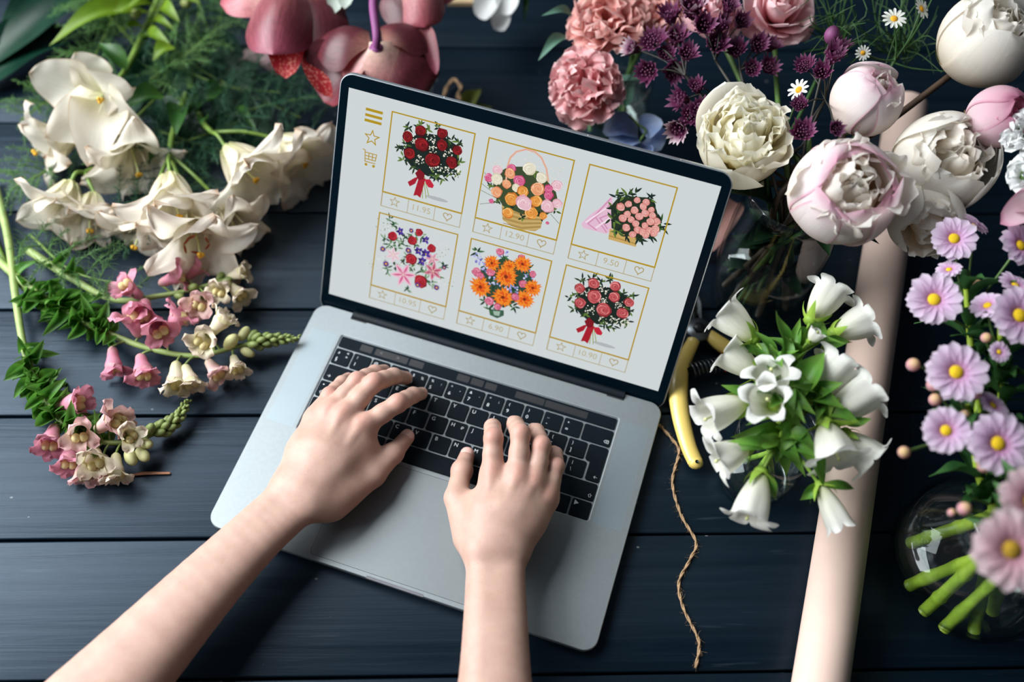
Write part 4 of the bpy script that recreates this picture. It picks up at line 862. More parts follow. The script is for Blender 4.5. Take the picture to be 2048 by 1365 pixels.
def blossom(root, o, p, d, up, mat, s, seed):
    rg = np.random.RandomState(seed); z = unit(d); x = unit(up - z * np.dot(up, z)); M = np.stack([x, np.cross(z, x), z], 1); mb = MB()
    n, k = 16, 8; a = np.linspace(0, 2 * np.pi, n, endpoint=False); R = np.zeros((k, n, 3))
    for i, (zz, rx, ry) in enumerate(((0, .0016, .0016), (.002, .0034, .0034), (.005, .0042, .0040), (.008, .0042, .0044), (.011, .0046, .0052), (.0135, .0054, .0062), (.0155, .0056, .0066), (.017, .0054, .0064))):
        R[i] = np.stack([rx * np.cos(a), ry * np.sin(a), np.full(n, zz)], 1)
    mb.grid((s * R) @ M.T + p, mat=0, cv=True)
    for az, L, W, t0, t1 in ((.42, .0135, .0115, 6, 75), (-.42, .0135, .0115, 6, 80), (math.pi, .0105, .0095, 25, 120), (math.pi - 1.0, .0115, .0105, 22, 115), (math.pi + 1.0, .0115, .0105, 22, 115)):
        petal(mb, M, p, L * s, W * s, t0 + jit(rg, 8), t1 + jit(rg, 25), 1.4, r0=.0052 * s, z0=.0150 * s, az=az + jit(rg, .1), prof=prof_strap, cup=.5, wrap=.5, ruf=.0011 * s, rf=1.5, nu=8, nv=6, seed=seed * 5 + int(L * 1e4), twist=jit(rg, .5))
    b = mb.build('blossom', mat, root, o)
    mb = MB()
    for sg in (-1, 1): mb.ball(p + M @ (s * np.array([-.0030, .0024 * sg, .0180])), s * np.array([.0034, .0030, .0036]), M, 7, 9)
    mb.build('throat', M_pal, b, o)
    mb = MB()
    for i in range(5): petal(mb, M, p - M[:, 2] * .0006, .0062 * s, .0042 * s, 30, 15, 1, r0=.0012, az=i * 1.257, prof=prof_leaf, wrap=.6, nu=5, nv=3)
    mb.build('calyx', M_cal, b, o)
def snap(label, stem, blossoms, buds, tip, leafspan, nl, seed, r=.0042):
    rg = np.random.RandomState(seed); ctl = [P(*q) for q in stem]; pts = spline(ctl, 60); o = pts[0] * np.array([1, 1, 0]); root = thing('snapdragon', label, 'snapdragon', o, 'snapdragon stems')
    mb = MB(); mb.tube(pts, np.linspace(r, r * .35, 60), 10); mb.build('stem', M_sstem, root, o)
    for k, (pp, dxy, mat, s) in enumerate(blossoms):
        c = P(*pp); i = np.argmin(((pts - c) ** 2).sum(1)); q = pts[i]; d = P(pp[0] + dxy[0], pp[1] + dxy[1], pp[2] + dxy[2]) - c
        start = c - unit(d) * .009 * s; ped = MB(); ped.tube(spline([q, (q + start) / 2 + np.array([0, 0, .002]), start], 6), .0011, 6); ped.build('pedicel', M_cal, root, o)
        blossom(root, o, start, d, np.array([0, 0, 1.]) + np.array([jit(rg, .5), jit(rg, .5), 0]), mat, s, seed * 40 + k)
    for pp, s, m_ in buds: mb = MB(); c = P(*pp); i = np.argmin(((pts - c) ** 2).sum(1)); mb.ball(c, (s * .62, s * .62, s), frame(c - pts[i] + unit(pts[min(i + 3, 59)] - pts[i]) * .008), 8, 10); mb.build('bud', m_, root, o)
    t0, t1, nb = tip
    for k in range(nb):
        f = k / (nb - 1); i = int((t0 + (t1 - t0) * f) * 59); T = unit(pts[min(i + 1, 59)] - pts[max(i - 1, 0)]); F_ = frame(T, k * 2.4); s = .0062 * (1 - .68 * f)
        mb = MB(); c = pts[i] + F_[:, 0] * (s * .75 + .0010); c[2] = max(c[2], s * .6); mb.ball(c, (s * .62, s * .62, s), frame(unit(F_[:, 0] * .5 + T)), 7, 8); mb.build('bud', M_sbud, root, o)
    if nl:
        mb = MB()
        for k in range(nl):
            f = leafspan[0] + (leafspan[1] - leafspan[0]) * rg.rand(); i = int(f * 59); T = unit(pts[min(i + 1, 59)] - pts[max(i - 1, 0)]); F_ = frame(T, rg.rand() * 6.28); L = .009 + .016 * rg.rand()
            b = pts[i] + F_[:, 0] * .002; e = b + (F_[:, 0] * 1.0 + T * (.1 + .6 * rg.rand())) * L; e[2] = max(e[2], .003); leaf(mb, b, e, L * .50, up=T + np.array([0, 0, 1]), arch=.15, cup=1.4, curl=jit(rg, .6), seed=k, nu=7, nv=4, prof=lambda t: np.sin(np.pi * np.clip(t, 0, 1) ** .85) ** .7, roll=jit(rg, .7))
        mb.build('foliage', M_sleaf, root, o)
snap('snapdragon stem with pink and cream blossoms tucked under the lily blooms', [(55, 500, .012), (140, 555, .014), (230, 600, .014), (320, 592, .016), (400, 575, .018), (495, 545, .016)],
     [((268, 585, .026), (-20, -12, .012), M_snp, 1.25), ((338, 560, .024), (40, -18, .006), M_snp, 1.2), ((288, 615, .032), (-8, 25, .012), M_snp, 1.4), ((385, 548, .020), (25, -25, .006), M_snp, .9), ((372, 612, .022), (30, 22, .004), M_snl, 1.15), ((405, 598, .030), (-12, 14, .014), M_snl, 1.25), ((448, 572, .026), (-18, 16, .01), M_snc, 1.1), ((470, 580, .020), (22, 22, .004), M_snc, 1.1), ((470, 550, .022), (20, -8, .006), M_snc, 1.0)],
     [((385, 575, .022), .006, M_sbud), ((358, 592, .02), .006, M_sbud)], (.9, 1.0, 5), (.1, .35), 6, 11)
snap('snapdragon stem whose bud tip touches the left edge of the laptop', [(-20, 505, .010), (40, 560, .014), (110, 610, .016), (190, 655, .018), (290, 695, .018), (390, 712, .018), (480, 692, .020), (545, 680, .020), (599, 677, .018)],
     [((270, 655, .030), (-10, -18, .010), M_snp, 1.3), ((312, 648, .034), (6, 18, .012), M_snp, 1.45), ((345, 655, .030), (12, -22, .006), M_snp, 1.35), ((415, 672, .036), (-12, 14, .012), M_snc, 1.35), ((432, 655, .032), (16, -18, .006), M_snc, 1.25), ((226, 715, .020), (2, 30, -.002), M_snp, 1.2), ((284, 728, .022), (6, 28, .004), M_snp, 1.35), ((352, 745, .022), (-2, 34, .002), M_snc, 1.35), ((375, 748, .022), (10, 30, .002), M_snc, 1.2), ((425, 735, .018), (20, 26, .002), M_snl, 1.15), ((470, 725, .022), (8, 26, .004), M_snc, 1.0)],
     [((462, 684, .026), .0095, M_cbud), ((488, 668, .024), .0080, M_cbud), ((505, 672, .022), .007, M_sbud), ((495, 705, .018), .0075, M_cbud)], (.80, 1.0, 30), (.15, .42), 95, 12)
snap('snapdragon stem that curls up at its bud tip, nearest the lower left', [(-15, 350, .012), (15, 470, .014), (32, 600, .016), (52, 710, .016), (92, 795, .014), (130, 850, .014), (190, 882, .014), (260, 884, .014), (320, 862, .014), (356, 835, .016), (376, 800, .018)],
     [((132, 808, .022), (30, -4, .006), M_snp, 1.35), ((105, 868, .022), (-8, 26, .006), M_snp, 1.3), ((140, 905, .018), (-2, 24, .004), M_snp, 1.25), ((160, 860, .030), (-4, 14, .016), M_snl, 1.3), ((208, 850, .028), (16, -12, .008), M_snl, 1.35), ((225, 838, .024), (20, 8, .010), M_snl, 1.2), ((252, 872, .026), (12, -2, .014), M_snc, 1.05), ((190, 912, .028), (-4, 16, .012), M_snc, 1.3), ((170, 928, .016), (-4, 26, .0), M_snl, 1.2), ((232, 928, .018), (0, 30, .0), M_snc, 1.15), ((210, 930, .014), (4, 26, .0), M_snl, 1.1)],
     [((262, 915, .018), .0095, M_cbud), ((285, 910, .018), .0090, M_cbud), ((292, 888, .020), .0080, M_cbud), ((300, 860, .022), .0075, M_sbud)], (.80, 1.0, 34), (.30, .60), 130, 13)
leafy('bare pale green stem lying under the lilies at the left edge', [(-30, 440, .006), (20, 545, .008), (62, 590, .010)], [((30, 560, .01), (78, 520, .02), .012)], M_sleaf, r=.0038)
# loose bits
def fallen(label, a, b, W, mat, name='fallen_petal', cat='petal'):
    o = P(*a[:2], 0); mb = MB(); leaf(mb, P(*a), P(*b), W, arch=.2, cup=.8, prof=prof_round, nu=10, nv=6); r = mb.build(name, mat, None, o); tag(r, label, cat)
M_gpet = petal_mat('faded petal', [(0, '#9c8a86'), (1, '#8a6a72')], vein=.15, blotch=.3)
fallen('faded grey pink petal lying in the greenery below the left orchid bloom', (470, 120, .010), (575, 158, .010), .026, M_gpet)
o = P(290, 948, 0); mb = MB(); mb.tube([P(245, 953, .0022), P(290, 947, .0026), P(340, 947, .0020)], [.0006, .0018, .0012], 5, flat=.5); sp_ = mb.build('wood_splinter', pbr('split twig', '#a9765a', .7, 0, .2, 100), None, o); tag(sp_, 'thin orange brown twig splinter under the lowest snapdragon blossoms', 'twig')

# ---------------------------------------------------------------- flowers behind the laptop
def two_sided(name, back, front, spot, vein=.60):
    t = NT(name); b = t.n('ShaderNodeBsdfPrincipled'); uv = t.coord('UV'); s = t.n('ShaderNodeSeparateXYZ'); t.l(uv, s.inputs[0])
    vn = t.noise(t.coord('UV', (4, 30, 1)), 1.0, 4, .6, .4); no = t.noise(t.coord('Object'), 260, 3)
    cb = t.ramp(s.outputs[0], back); cb = t.mix(1.0, cb, t.ramp(vn, [(.3, vein), (.65, 1.0)]), 'MULTIPLY'); cb = t.mix(1.0, cb, t.ramp(no, [(.3, .8), (.65, 1.0)]), 'MULTIPLY')
    vo = t.n('ShaderNodeTexVoronoi'); t.l(t.coord('Object'), vo.inputs['Vector']); vo.inputs['Scale'].default_value = 420
    cf = t.mix(t.ramp(vo.outputs['Distance'], [(.25, .75), (.55, 0.0)]), front, spot)
    g = t.n('ShaderNodeNewGeometry'); c = t.mix(g.outputs['Backfacing'], cf, cb)
    t.l(c, b.inputs['Base Color']); b.inputs['Roughness'].default_value = .42; t.l(t.bump(vn, .3, .0008), b.inputs['Normal'])
    tr = t.n('ShaderNodeBsdfTranslucent'); t.l(c, tr.inputs[0]); mx = t.n('ShaderNodeMixShader'); mx.inputs[0].default_value = .15
    t.l(b.outputs[0], mx.inputs[1]); t.l(tr.outputs[0], mx.inputs[2]); t.l(mx.outputs[0], t.out.inputs[0]); return t.m
M_orcA = two_sided('orchid petal, dusky rose back', [(0, '#cf9c8c'), (.3, '#9c5a5e'), (.7, '#8a434e'), (1, '#a04a60')], '#b5232e', '#e0756a')
M_orcB = two_sided('orchid petal, dark wine back', [(0, '#b88272'), (.3, '#6e333a'), (.7, '#5c242e'), (1, '#862e3c')], '#a51f2b', '#d9685f')
M_orcC = two_sided('orchid petal, pale flushed back', [(0, '#ecd2bc'), (.25, '#dfaea4'), (.6, '#c4787c'), (1, '#a84a5a')], '#b5232e', '#e0756a', .78)
M_orcR = petal_mat('orchid lip, red with pale netting', [(0, '#c23a3c'), (1, '#b52634')], vein=.2, trans=.2, spots=('#e79a88', .30, 1.6))
M_ostem = petal_mat('purple orchid stem', [(0, '#7d3a72'), (1, '#8b4a80')], vein=.35, vscale=(1, 14, 1), trans=0)
def prof_orch(t): return np.sqrt(np.clip(1 - (2 * np.clip(t, 0, 1) ** .95 - 1) ** 2, 0, 1)) * np.clip(.30 + 2.1 * t, 0, 1)
def opet(root, o, base, tip, W, mat, cup=.5, arch=.12, name='petal', seed=0, up=(0, 0, 1), roll=0.0, curl=0.0, prof=prof_orch):
    mb = MB(); leaf(mb, base, tip, W, up=up, arch=arch, cup=cup, prof=prof, nu=16, nv=12, seed=seed, roll=roll, curl=curl, ruf=.012); return mb.build(name, mat, root, o)
o = P(745, -60, 0); orc = thing('orchid_spray', 'wine red orchid spray with big round petals hanging over the top of the screen', 'orchid', o)
Z = .125
mb = MB(); st = spline([P(600, -520, .006), P(660, -330, .05), P(700, -160, .10), P(742, -40, .15), P(747, 20, .150), P(753, 70, .142), P(752, 98, .130)], 40); mb.tube(st, np.linspace(.0052, .0040, 40), 12); mb.build('stem', M_ostem, orc, o)
b1 = joint('bloom', orc); c1 = P(575, -15, Z)
opet(b1, o, P(585, 0, Z - .012), P(572, 158, Z - .034), .043, M_orcR, cup=.5, arch=.05, seed=1)
opet(b1, o, P(610, -30, Z - .004), P(648, 118, Z - .022), .070, M_orcB, cup=-.5, arch=.10, seed=2)
opet(b1, o, P(575, -35, Z + .004), P(545, 110, Z - .002), .076, M_orcA, cup=-1.0, arch=.20, seed=3)
opet(b1, o, P(560, -40, Z), P(440, 8, Z - .018), .060, M_orcC, cup=-.5, arch=.12, seed=4)
opet(b1, o, P(600, -40, Z), P(690, 25, Z - .02), .060, M_orcB, cup=-.5, arch=.10, seed=5)
b2 = joint('bloom', orc); k2 = P(752, 98, Z)
opet(b2, o, P(735, 100, Z - .016), P(648, 205, Z - .052), .072, M_orcB, cup=.6, arch=.10, seed=11)
opet(b2, o, P(640, 92, Z - .03), P(672, 198, Z - .045), .050, M_orcR, cup=.5, arch=.10, seed=15)
opet(b2, o, P(770, 92, Z - .008), P(878, 150, Z - .036), .098, M_orcB, cup=-.4, arch=.14, seed=12)
opet(b2, o, P(742, 92, Z - .004), P(640, 78, Z - .016), .066, M_orcB, cup=-.7, arch=.22, seed=13)
opet(b2, o, P(765, 85, Z - .004), P(850, 62, Z - .020), .058, M_orcB, cup=-.5, arch=.18, seed=14)
opet(b2, o, P(748, 84, Z - .001), P(688, 188, Z - .040), .064, M_orcC, cup=-.4, arch=.10, seed=16)
opet(b2, o, P(752, 84, Z + .001), P(820, 205, Z - .044), .086, M_orcC, cup=-.35, arch=.10, seed=17)
opet(b2, o, P(842, 30, Z - .010), P(872, 150, Z - .030), .016, M_orcA, cup=.6, arch=.06, seed=18)
mb = MB(); mb.ball(P(753, 96, Z - .004), (.0075, .0075, .005), None, 8, 12); mb.build('column', M_ostem, b2, o)
b3 = joint('bloom', orc)
opet(b3, o, P(830, -60, Z + .010), P(850, 55, Z - .008), .052, M_orcC, cup=-.9, arch=.16, seed=21)
opet(b3, o, P(800, -50, Z + .004), P(838, 62, Z - .018), .062, M_orcB, cup=-.6, arch=.14, seed=22)
opet(b3, o, P(850, -60, Z), P(915, -4, Z - .014), .050, M_orcA, cup=-.6, arch=.14, seed=23)
M_gwhite = petal_mat('greenish white petal', [(0, '#b9c4b0'), (1, '#c6d0c6')], vein=.12, trans=.3)
o = P(680, -20, 0); r_ = thing('pale_blossom', 'greenish white blossom peeking between the two orchid blooms at the top edge', 'flower', o)
for k, (a, b_) in enumerate((((690, -40, .10), (668, 28, .115)), ((700, -40, .10), (690, 18, .12)), ((670, -45, .10), (655, 8, .11)))): opet(r_, o, P(*a), P(*b_), .024, M_gwhite, seed=30 + k, name='petal')
mb = MB(); mb.tube(spline([P(690, -40, .100), P(700, -120, .05), P(705, -170, .006)], 10), .0022, 6); mb.build('stem', M_lstem, r_, o)
# slim paper flower label behind the lid
o = P(862, 200, 0); mb = MB(); leaf(mb, P(820, 232, .010), P(866, 138, .085), .036, arch=.05, cup=.9, prof=lambda t: np.clip((1 - t) ** .7, 0, 1), nu=10, nv=6, up=(.4, -1, .4))
tag(mb.build('paper_cone', pbr('pale blue paper', '#b7cfd8', .6, 0, .05, 60, trans=.2), None, o), 'pale blue folded paper tip standing behind the upper edge of the screen', 'paper')
M_twine = pbr('jute twine', '#a98a68', .85, 0, .35, 500, .6, 900)
def twine(label, pts, r, seed, fuzz=80):
    rg = np.random.RandomState(seed); c = spline([P(*q) for q in pts], 160); o = c[0] * np.array([1, 1, 0]); d = np.gradient(c, axis=0); mb = MB()
    L = np.concatenate([[0], np.cumsum(np.linalg.norm(np.diff(c, axis=0), axis=1))])
    for s in range(2):
        q = np.array([c[i] + frame(d[i])[:, :2] @ (r * .5 * np.array([math.cos(L[i] / r * .42 + s * math.pi), math.sin(L[i] / r * .42 + s * math.pi)])) for i in range(160)])
        mb.tube(q, r * .66, 7)
    root = thing('twine', label, 'string', o); mb.build('strands', M_twine, root, o)
    mb = MB()
    for k in range(fuzz):
        i = rg.randint(158); a = c[i] + rg.randn(3) * r * .3; e = a + unit(rg.randn(3) * np.array([1, 1, .4]) + unit(d[i]) * .6) * (.002 + .005 * rg.rand()); e[2] = max(e[2], .0004); mb.tube([a, (a + e) / 2 + rg.randn(3) * .0006, e], [.00010, .00009, .00005], 3, caps=False)
    mb.build('loose_fibres', M_twine, root, o)
twine('long wavy jute twine running from the laptop hinge corner toward the bottom', [(1318, 850, .0016), (1345, 880, .0016), (1358, 905, .0016), (1345, 965, .0016), (1362, 1030, .0016), (1392, 1085, .0016), (1380, 1120, .0016), (1358, 1165, .0016), (1366, 1215, .0016), (1395, 1275, .0016), (1398, 1300, .0016), (1391, 1337, .0016)], .0013, 5, 190)
twine('short loop of jute twine curling up behind the screen', [(885, 205, .004), (893, 178, .008), (908, 160, .010), (922, 175, .010), (918, 195, .006), (945, 205, .004)], .0020, 6, 40)
o = P(960, 200, 0); mb = MB(); leaf(mb, P(930, 235, .004), P(962, 178, .012), .020, arch=.2, cup=1.2, prof=prof_leaf); leaf(mb, P(945, 240, .004), P(985, 214, .010), .014, arch=.2, cup=1.2, prof=prof_leaf, seed=4)
tag(mb.build('dry_leaf', petal_mat('olive leaf', [(0, '#7a8438'), (1, '#8a9446')], vein=.2), None, o), 'small olive leaf beside the twine loop behind the screen', 'leaf')
o = P(930, -6, 0); mb = MB(); q = [P(895, 12, 0), P(1010, 14, 0), P(1010, -60, 0), P(895, -60, 0)]; z_ = .006
v = np.array([p + [0, 0, .0005] for p in q] + [p + [0, 0, z_] for p in q]); mb.add(v, [(3, 2, 1, 0), (4, 5, 6, 7), (0, 1, 5, 4), (1, 2, 6, 5), (2, 3, 7, 6), (3, 0, 4, 7)]); tag(mb.build('kraft_pad', pbr('tan kraft board', '#b39a78', .75, 0, .1, 60), None, o, smooth=False), 'tan kraft board whose edge shows at the top behind the white petals', 'board')
# white bloom at the top edge
M_white = petal_mat('plain white petal', [(0, '#dfe3cf'), (.3, '#eef0ec'), (1, '#f2f3f3')], vein=.08, trans=.3, blotch=.05)
o = P(1020, -20, 0); r_ = thing('white_stock_flower', 'small pure white ruffled flower hanging in from the top edge', 'flower', o)
for k, (a, b_, W) in enumerate((((1015, -25, .06), (962, 38, .055), .034), ((1020, -15, .055), (998, 62, .045), .026), ((1030, -30, .06), (1010, 30, .062), .030), ((1010, -40, .06), (955, -4, .06), .03))): opet(r_, o, P(*a), P(*b_), W, M_white, seed=40 + k, prof=prof_fan, cup=.8, arch=.15)
mb = MB(); mb.tube(spline([P(1020, -20, .056), P(1060, -20, .05), P(1090, -60, .03), P(1110, -120, .005)], 12), .0024, 7); mb.build('stem', M_lstem, r_, o)
mb = MB(); leaf(mb, P(1055, -20, .05), P(1048, 50, .045), .008); leaf(mb, P(1060, -15, .055), P(1025, 12, .06), .012); mb.build('leaf', M_lleaf, r_, o)
# ---- carnations in a straight glass
M_glass = glass_mat('clear glass'); M_water = glass_mat('still water', (.94, .97, .95), 1.33)
M_gstem = pbr('mid green stem', '#4d6b33', .5, 0, .3, 60, trans=.1); M_gleaf = petal_mat('blue green leaf', [(0, '#4c7560'), (.5, '#5d8270'), (1, '#4f7664')], vein=.2, trans=.15)
M_carn = petal_mat('salmon pink carnation petal', [(0, '#d98078'), (.55, '#e89c94'), (1, '#f0b6ae')], edge='#f7d6d0', edge_w=.03, vein=.10, trans=.38, blotch=.08)
M_carn2 = petal_mat('rose pink carnation petal', [(0, '#dc7c80'), (.55, '#ee9fa4'), (1, '#f5c0c2')], edge='#f9dcda', edge_w=.03, vein=.10, trans=.38, blotch=.08)
def vase(name, label, c, outer, inner, water=None, rim=None, mats=None):
    """glass of revolution: outer and inner (radius, height) profiles run from the foot up"""
    root = thing(name, label, 'vase', c); mb = MB(); mb.lathe([(0.0004, outer[0][1])] + outer + inner[::-1] + [(0.0004, inner[0][1])], c, n=48); mb.build('glass_body', mats or M_glass, root, c)
    if water: mb = MB(); mb.lathe([(.0004, water[0][1])] + water + [(.0004, water[-1][1])], c, n=40); mb.build('water', M_water, root, c)
    return root
VC = P(1212, 262, 0)
vase('cylinder_vase', 'straight clear glass vase holding the pink carnations behind the screen', VC, [(.036, .0008), (.041, .004), (.042, .05), (.042, .116)], [(.034, .008), (.0395, .012), (.0400, .05), (.0402, .116)], [(.0335, .0085), (.0392, .0125), (.0396, .062)])
def carnation(label, c, axis, R, mat, seed, stem_to, leaves=(), n=34, name='carnation'):
    rg = np.random.RandomState(seed); o = np.array([*stem_to[:2], 0.]); root = thing(name, label, name, o, 'carnations in the straight glass vase' if name == 'carnation' else None)
    M = frame(axis, rg.rand() * 6); b = c - M[:, 2] * R * .55
    mb = MB(); mb.tube(spline([stem_to, (stem_to + b) / 2 + rg.randn(3) * .006, b - M[:, 2] * .012, b], 20), .0022, 8); mb.build('stem', M_gstem, root, o)
    mb = MB(); mb.lathe([(.0025, -.020), (.0065, -.014), (.0085, -.004), (.0095, .006), (.008, .012)], b, M, 14); mb.build('calyx', M_gstem, root, o)
    mb = MB()
    for i in range(n):
        f = (i + .5) / n; th = 8 + 92 * (1 - f) ** .75; L = R * (1.12 - .12 * f) * (.92 + .16 * rg.rand())
        petal(mb, M, b, L, R * (1.15 - .35 * f) * (.8 + .4 * rg.rand()), th * .35, th + jit(rg, 14), .7, r0=.003, az=i * 2.39996 + jit(rg, .2), prof=prof_fan, cup=jit(rg, .5) + .3, wrap=.2, ruf=R * (.075 + .05 * f), rf=1.7, nu=10, nv=14, seed=seed * 100 + i, twist=jit(rg, .8), side=jit(rg, .15), jag=.05)
    mb.build('petals', mat, root, o)
    for k, (a, e, W) in enumerate(leaves): mb = MB(); leaf(mb, a, e, W, arch=.18, cup=1.0, nu=10, nv=4, seed=k); mb.build('leaf', M_gleaf, root, o)
carnation('full salmon pink carnation, upper one of the pair left of the purple blooms', P(1212, 42, .150), (-.15, -.25, 1), .039, M_carn, 1, VC + np.array([.005, .01, .016]), [(P(1150, 40, .13), P(1082, 32, .145), .012), (P(1140, 75, .125), P(1076, 122, .12), .014)])
carnation('frilly rose pink carnation, lower one, right above the top edge of the screen', P(1172, 172, .128), (-.2, -.55, 1), .037, M_carn2, 2, VC + np.array([-.008, -.01, .016]), n=36)
carnation('salmon pink carnation half hidden behind the purple blooms at the top', P(1322, 28, .140), (.2, -.2, 1), .033, M_carn, 3, VC + np.array([.012, .0, .016]))
# spare leaves and stems in that glass
for k, (a, b_) in enumerate((((-.02, -.012), (-.03, .02)), ((.0, .012), (.03, .01)), ((.014, -.012), (.02, .03)))):
    root = thing('cut_stem', ['cut green stem leaning left in the carnation vase', 'cut green stem at the back of the carnation vase', 'cut green stem leaning right in the carnation vase'][k], 'stem', VC + np.array([a[0], a[1], 0])); mb = MB(); mb.tube([VC + np.array([a[0], a[1], .014]), VC + np.array([b_[0], b_[1], .13])], .0024, 8); mb.build('stem', M_gstem, root, VC + np.array([a[0], a[1], 0]))
    mb = MB(); leaf(mb, VC + np.array([a[0], a[1], .05]), VC + np.array([b_[0] * 1.1, b_[1] - .02, .085]), .014, seed=k); mb.build('leaf', M_gleaf, root, VC + np.array([a[0], a[1], 0]))
# blue flower lying by the vase
M_blue = petal_mat('sky blue petal', [(0, '#b4c6ea'), (.5, '#a3bdf0'), (1, '#c8d8f6')], vein=.2, trans=.55, blotch=.2)
o = P(1268, 285, 0); r_ = thing('delphinium_floret', 'sky blue floret with a bent green stalk behind the upper right of the screen', 'flower', o)
for k, (a, b_, W) in enumerate((((1275, 268, 0.084), (1205, 265, 0.086), .032), ((1275, 275, 0.084), (1222, 298, 0.080), .034), ((1290, 272, 0.086), (1322, 238, 0.100), .026), ((1290, 280, 0.080), (1322, 300, 0.080), .030), ((1285, 285, 0.080), (1270, 320, 0.074), .03))): opet(r_, o, P(*a), P(*b_), W, M_blue, seed=60 + k, prof=prof_round, cup=.6, arch=.15)
mb = MB(); mb.tube(spline([P(1258, 231, 0.095), P(1275, 248, 0.096), P(1292, 262, 0.092), P(1280, 284, 0.086), P(1275, 330, 0.004)], 18), .0012, 7); mb.build('stalk', M_gstem, r_, o)

# ---------------------------------------------------------------- roses, masterwort, peonies and the big vase
M_rose = petal_mat('soft pink rose petal', [(0, '#e59aa6'), (.5, '#f2bcc4'), (1, '#f7d5d9')], vein=.08, trans=.3, blotch=.08)
M_rose2 = petal_mat('shell pink rose petal', [(0, '#e798a2'), (.5, '#f3bcc2'), (1, '#f8d8da')], vein=.06, trans=.42, blotch=.08)
BV = P(1510, 590, 0)
vase('wide_vase', 'wide clear glass vase full of dark stems below the peonies, right of the screen', BV, [(.038, .0008), (.046, .006), (.050, .05), (.048, .11), (.044, .150), (.046, .168)], [(.036, .009), (.0437, .014), (.0477, .05), (.0457, .11), (.0418, .150), (.0440, .168)], [(.0355, .0095), (.0434, .0145), (.0474, .05), (.0468, .082)])
def neck(i, n=11): a = i * 2.4; r = .031 * math.sqrt((i + .5) / n); return BV + np.array([r * math.cos(a), r * math.sin(a), .162]), BV + np.array([-.034 * math.cos(a + .5), -.034 * math.sin(a + .5), .014])
def stem_in(mb, i, c, r=.0026, sag=.0):
    n_, f_ = neck(i); mb.tube(spline([f_, n_, (n_ + c) / 2 + np.array([0, 0, -.008 - sag]), c], 24), r, 8); return f_
def rose(label, i, c, axis, R, mat, seed):
    rg = np.random.RandomState(seed); n_, f_ = neck(i); o = np.array([f_[0], f_[1], 0]); root = thing('rose', label, 'rose', o); M = frame(axis, rg.rand() * 6); b = c - M[:, 2] * R * .7
    mb = MB(); stem_in(mb, i, b); mb.build('stem', M_gstem, root, o); mb = MB()
    for k in range(26):
        f = k / 25; rr = R * (.10 + .62 * f); L = R * (1.35 - .25 * f)
        petal(mb, M, b, L, rr * (2.3 - .5 * f) , 70 * f + 8, -12 + 95 * f ** 2.2 + jit(rg, 8), .8 + .5 * f, r0=.002, az=k * 2.39996, prof=prof_strap, cup=.2, wrap=.92 - .3 * f, ruf=R * .03, rf=1.4, nu=9, nv=9, seed=seed * 50 + k)
    mb.build('petals', mat, root, o)
rose('soft pink rose cut by the top edge, under the white and purple masterwort', 0, P(1430, 18, .185), (-.1, -.2, 1), .027, M_rose, 1)
rose('large shell pink rose at the top edge, right of the masterwort', 1, P(1562, 14, .185), (.0, -.3, 1), .036, M_rose2, 2)
M_astr = petal_mat('wine purple bract', [(0, '#d9bcc8'), (.2, '#93406c'), (.7, '#6b2752'), (1, '#a06a8c')], vein=.22, trans=.35, blotch=.25)
M_astw = petal_mat('purple bract with white base', [(0, '#662049'), (.55, '#84345f'), (.8, '#c9a9b6'), (1, '#eadfdf')], vein=.2, trans=.25, blotch=.2)
M_astc = pbr('dark wine floret centre', '#5a2547', .7, 0, .4, 600); M_astst = pbr('dark stem', '#2c2a24', .6, 0, .3, 60)
def astr(root, o, c, axis, R, seed, pale):
    rg = np.random.RandomState(seed); M = frame(axis, rg.rand() * 6); mb = MB(); op = 24 + 26 * rg.rand()
    for k in range(15): petal(mb, M, c - M[:, 2] * R * .35, R * (.95 + .2 * rg.rand()), R * .42, op * .6, op + jit(rg, 12), 1, r0=R * .06, az=k * .4189 + jit(rg, .08), prof=prof_leaf, cup=.7, nu=6, nv=3, seed=k)
    b = mb.build('bloom', M_astw if pale else M_astr, root, o); mb = MB()
    for k in range(26):
        a, f = k * 2.4, math.sqrt((k + .5) / 26); d = M @ unit(np.array([f * math.cos(a) * .6, f * math.sin(a) * .6, 1 - .3 * f])); s = c - M[:, 2] * R * .30; e = s + d * R * (.55 + .15 * rg.rand()); mb.tube([s, e], [R * .022, R * .015], 3, caps=False); mb.ball(e, R * .05, None, 4, 5)
    mb.build('florets', M_astc, b, o)
def masterwort(label, i, hub, heads, seed):
    heads = [(h[0], h[1], h[2] * 1.42, h[3]) for h in heads]; n_, f_ = neck(i); o = np.array([f_[0], f_[1], 0]); root = thing('masterwort', label, 'masterwort', o); hb = P(*hub); mb = MB(); stem_in(mb, i, hb, .0014)
    for h in heads: p = P(*h[0]); mb.tube(spline([hb, (hb + p) / 2 + np.array([0, 0, .004]), p], 8), .0008, 5)
    mb.build('stem', M_astst, root, o)
    for k, (p, ax, R, pale) in enumerate(heads): astr(root, o, P(*p), ax, R, seed * 30 + k, pale)
masterwort('wine purple masterwort spray over the carnations, with a white rimmed cup at its left', 2, (1370, 150, .17), [((1270, 98, .165), (-1, -.1, .5), .014, True), ((1308, 85, .175), (-.4, -.2, 1), .015, False), ((1342, 38, .19), (-.3, .2, 1), .016, False), ((1300, 142, .165), (-.6, -.7, .6), .016, False), ((1345, 140, .165), (.1, -.9, .6), .013, False), ((1352, 82, .18), (0, 0, 1), .016, False), ((1335, 112, .17), (-.3, -.3, 1), .012, False), ((1372, 112, .18), (.1, -.2, 1), .014, False)], 1)
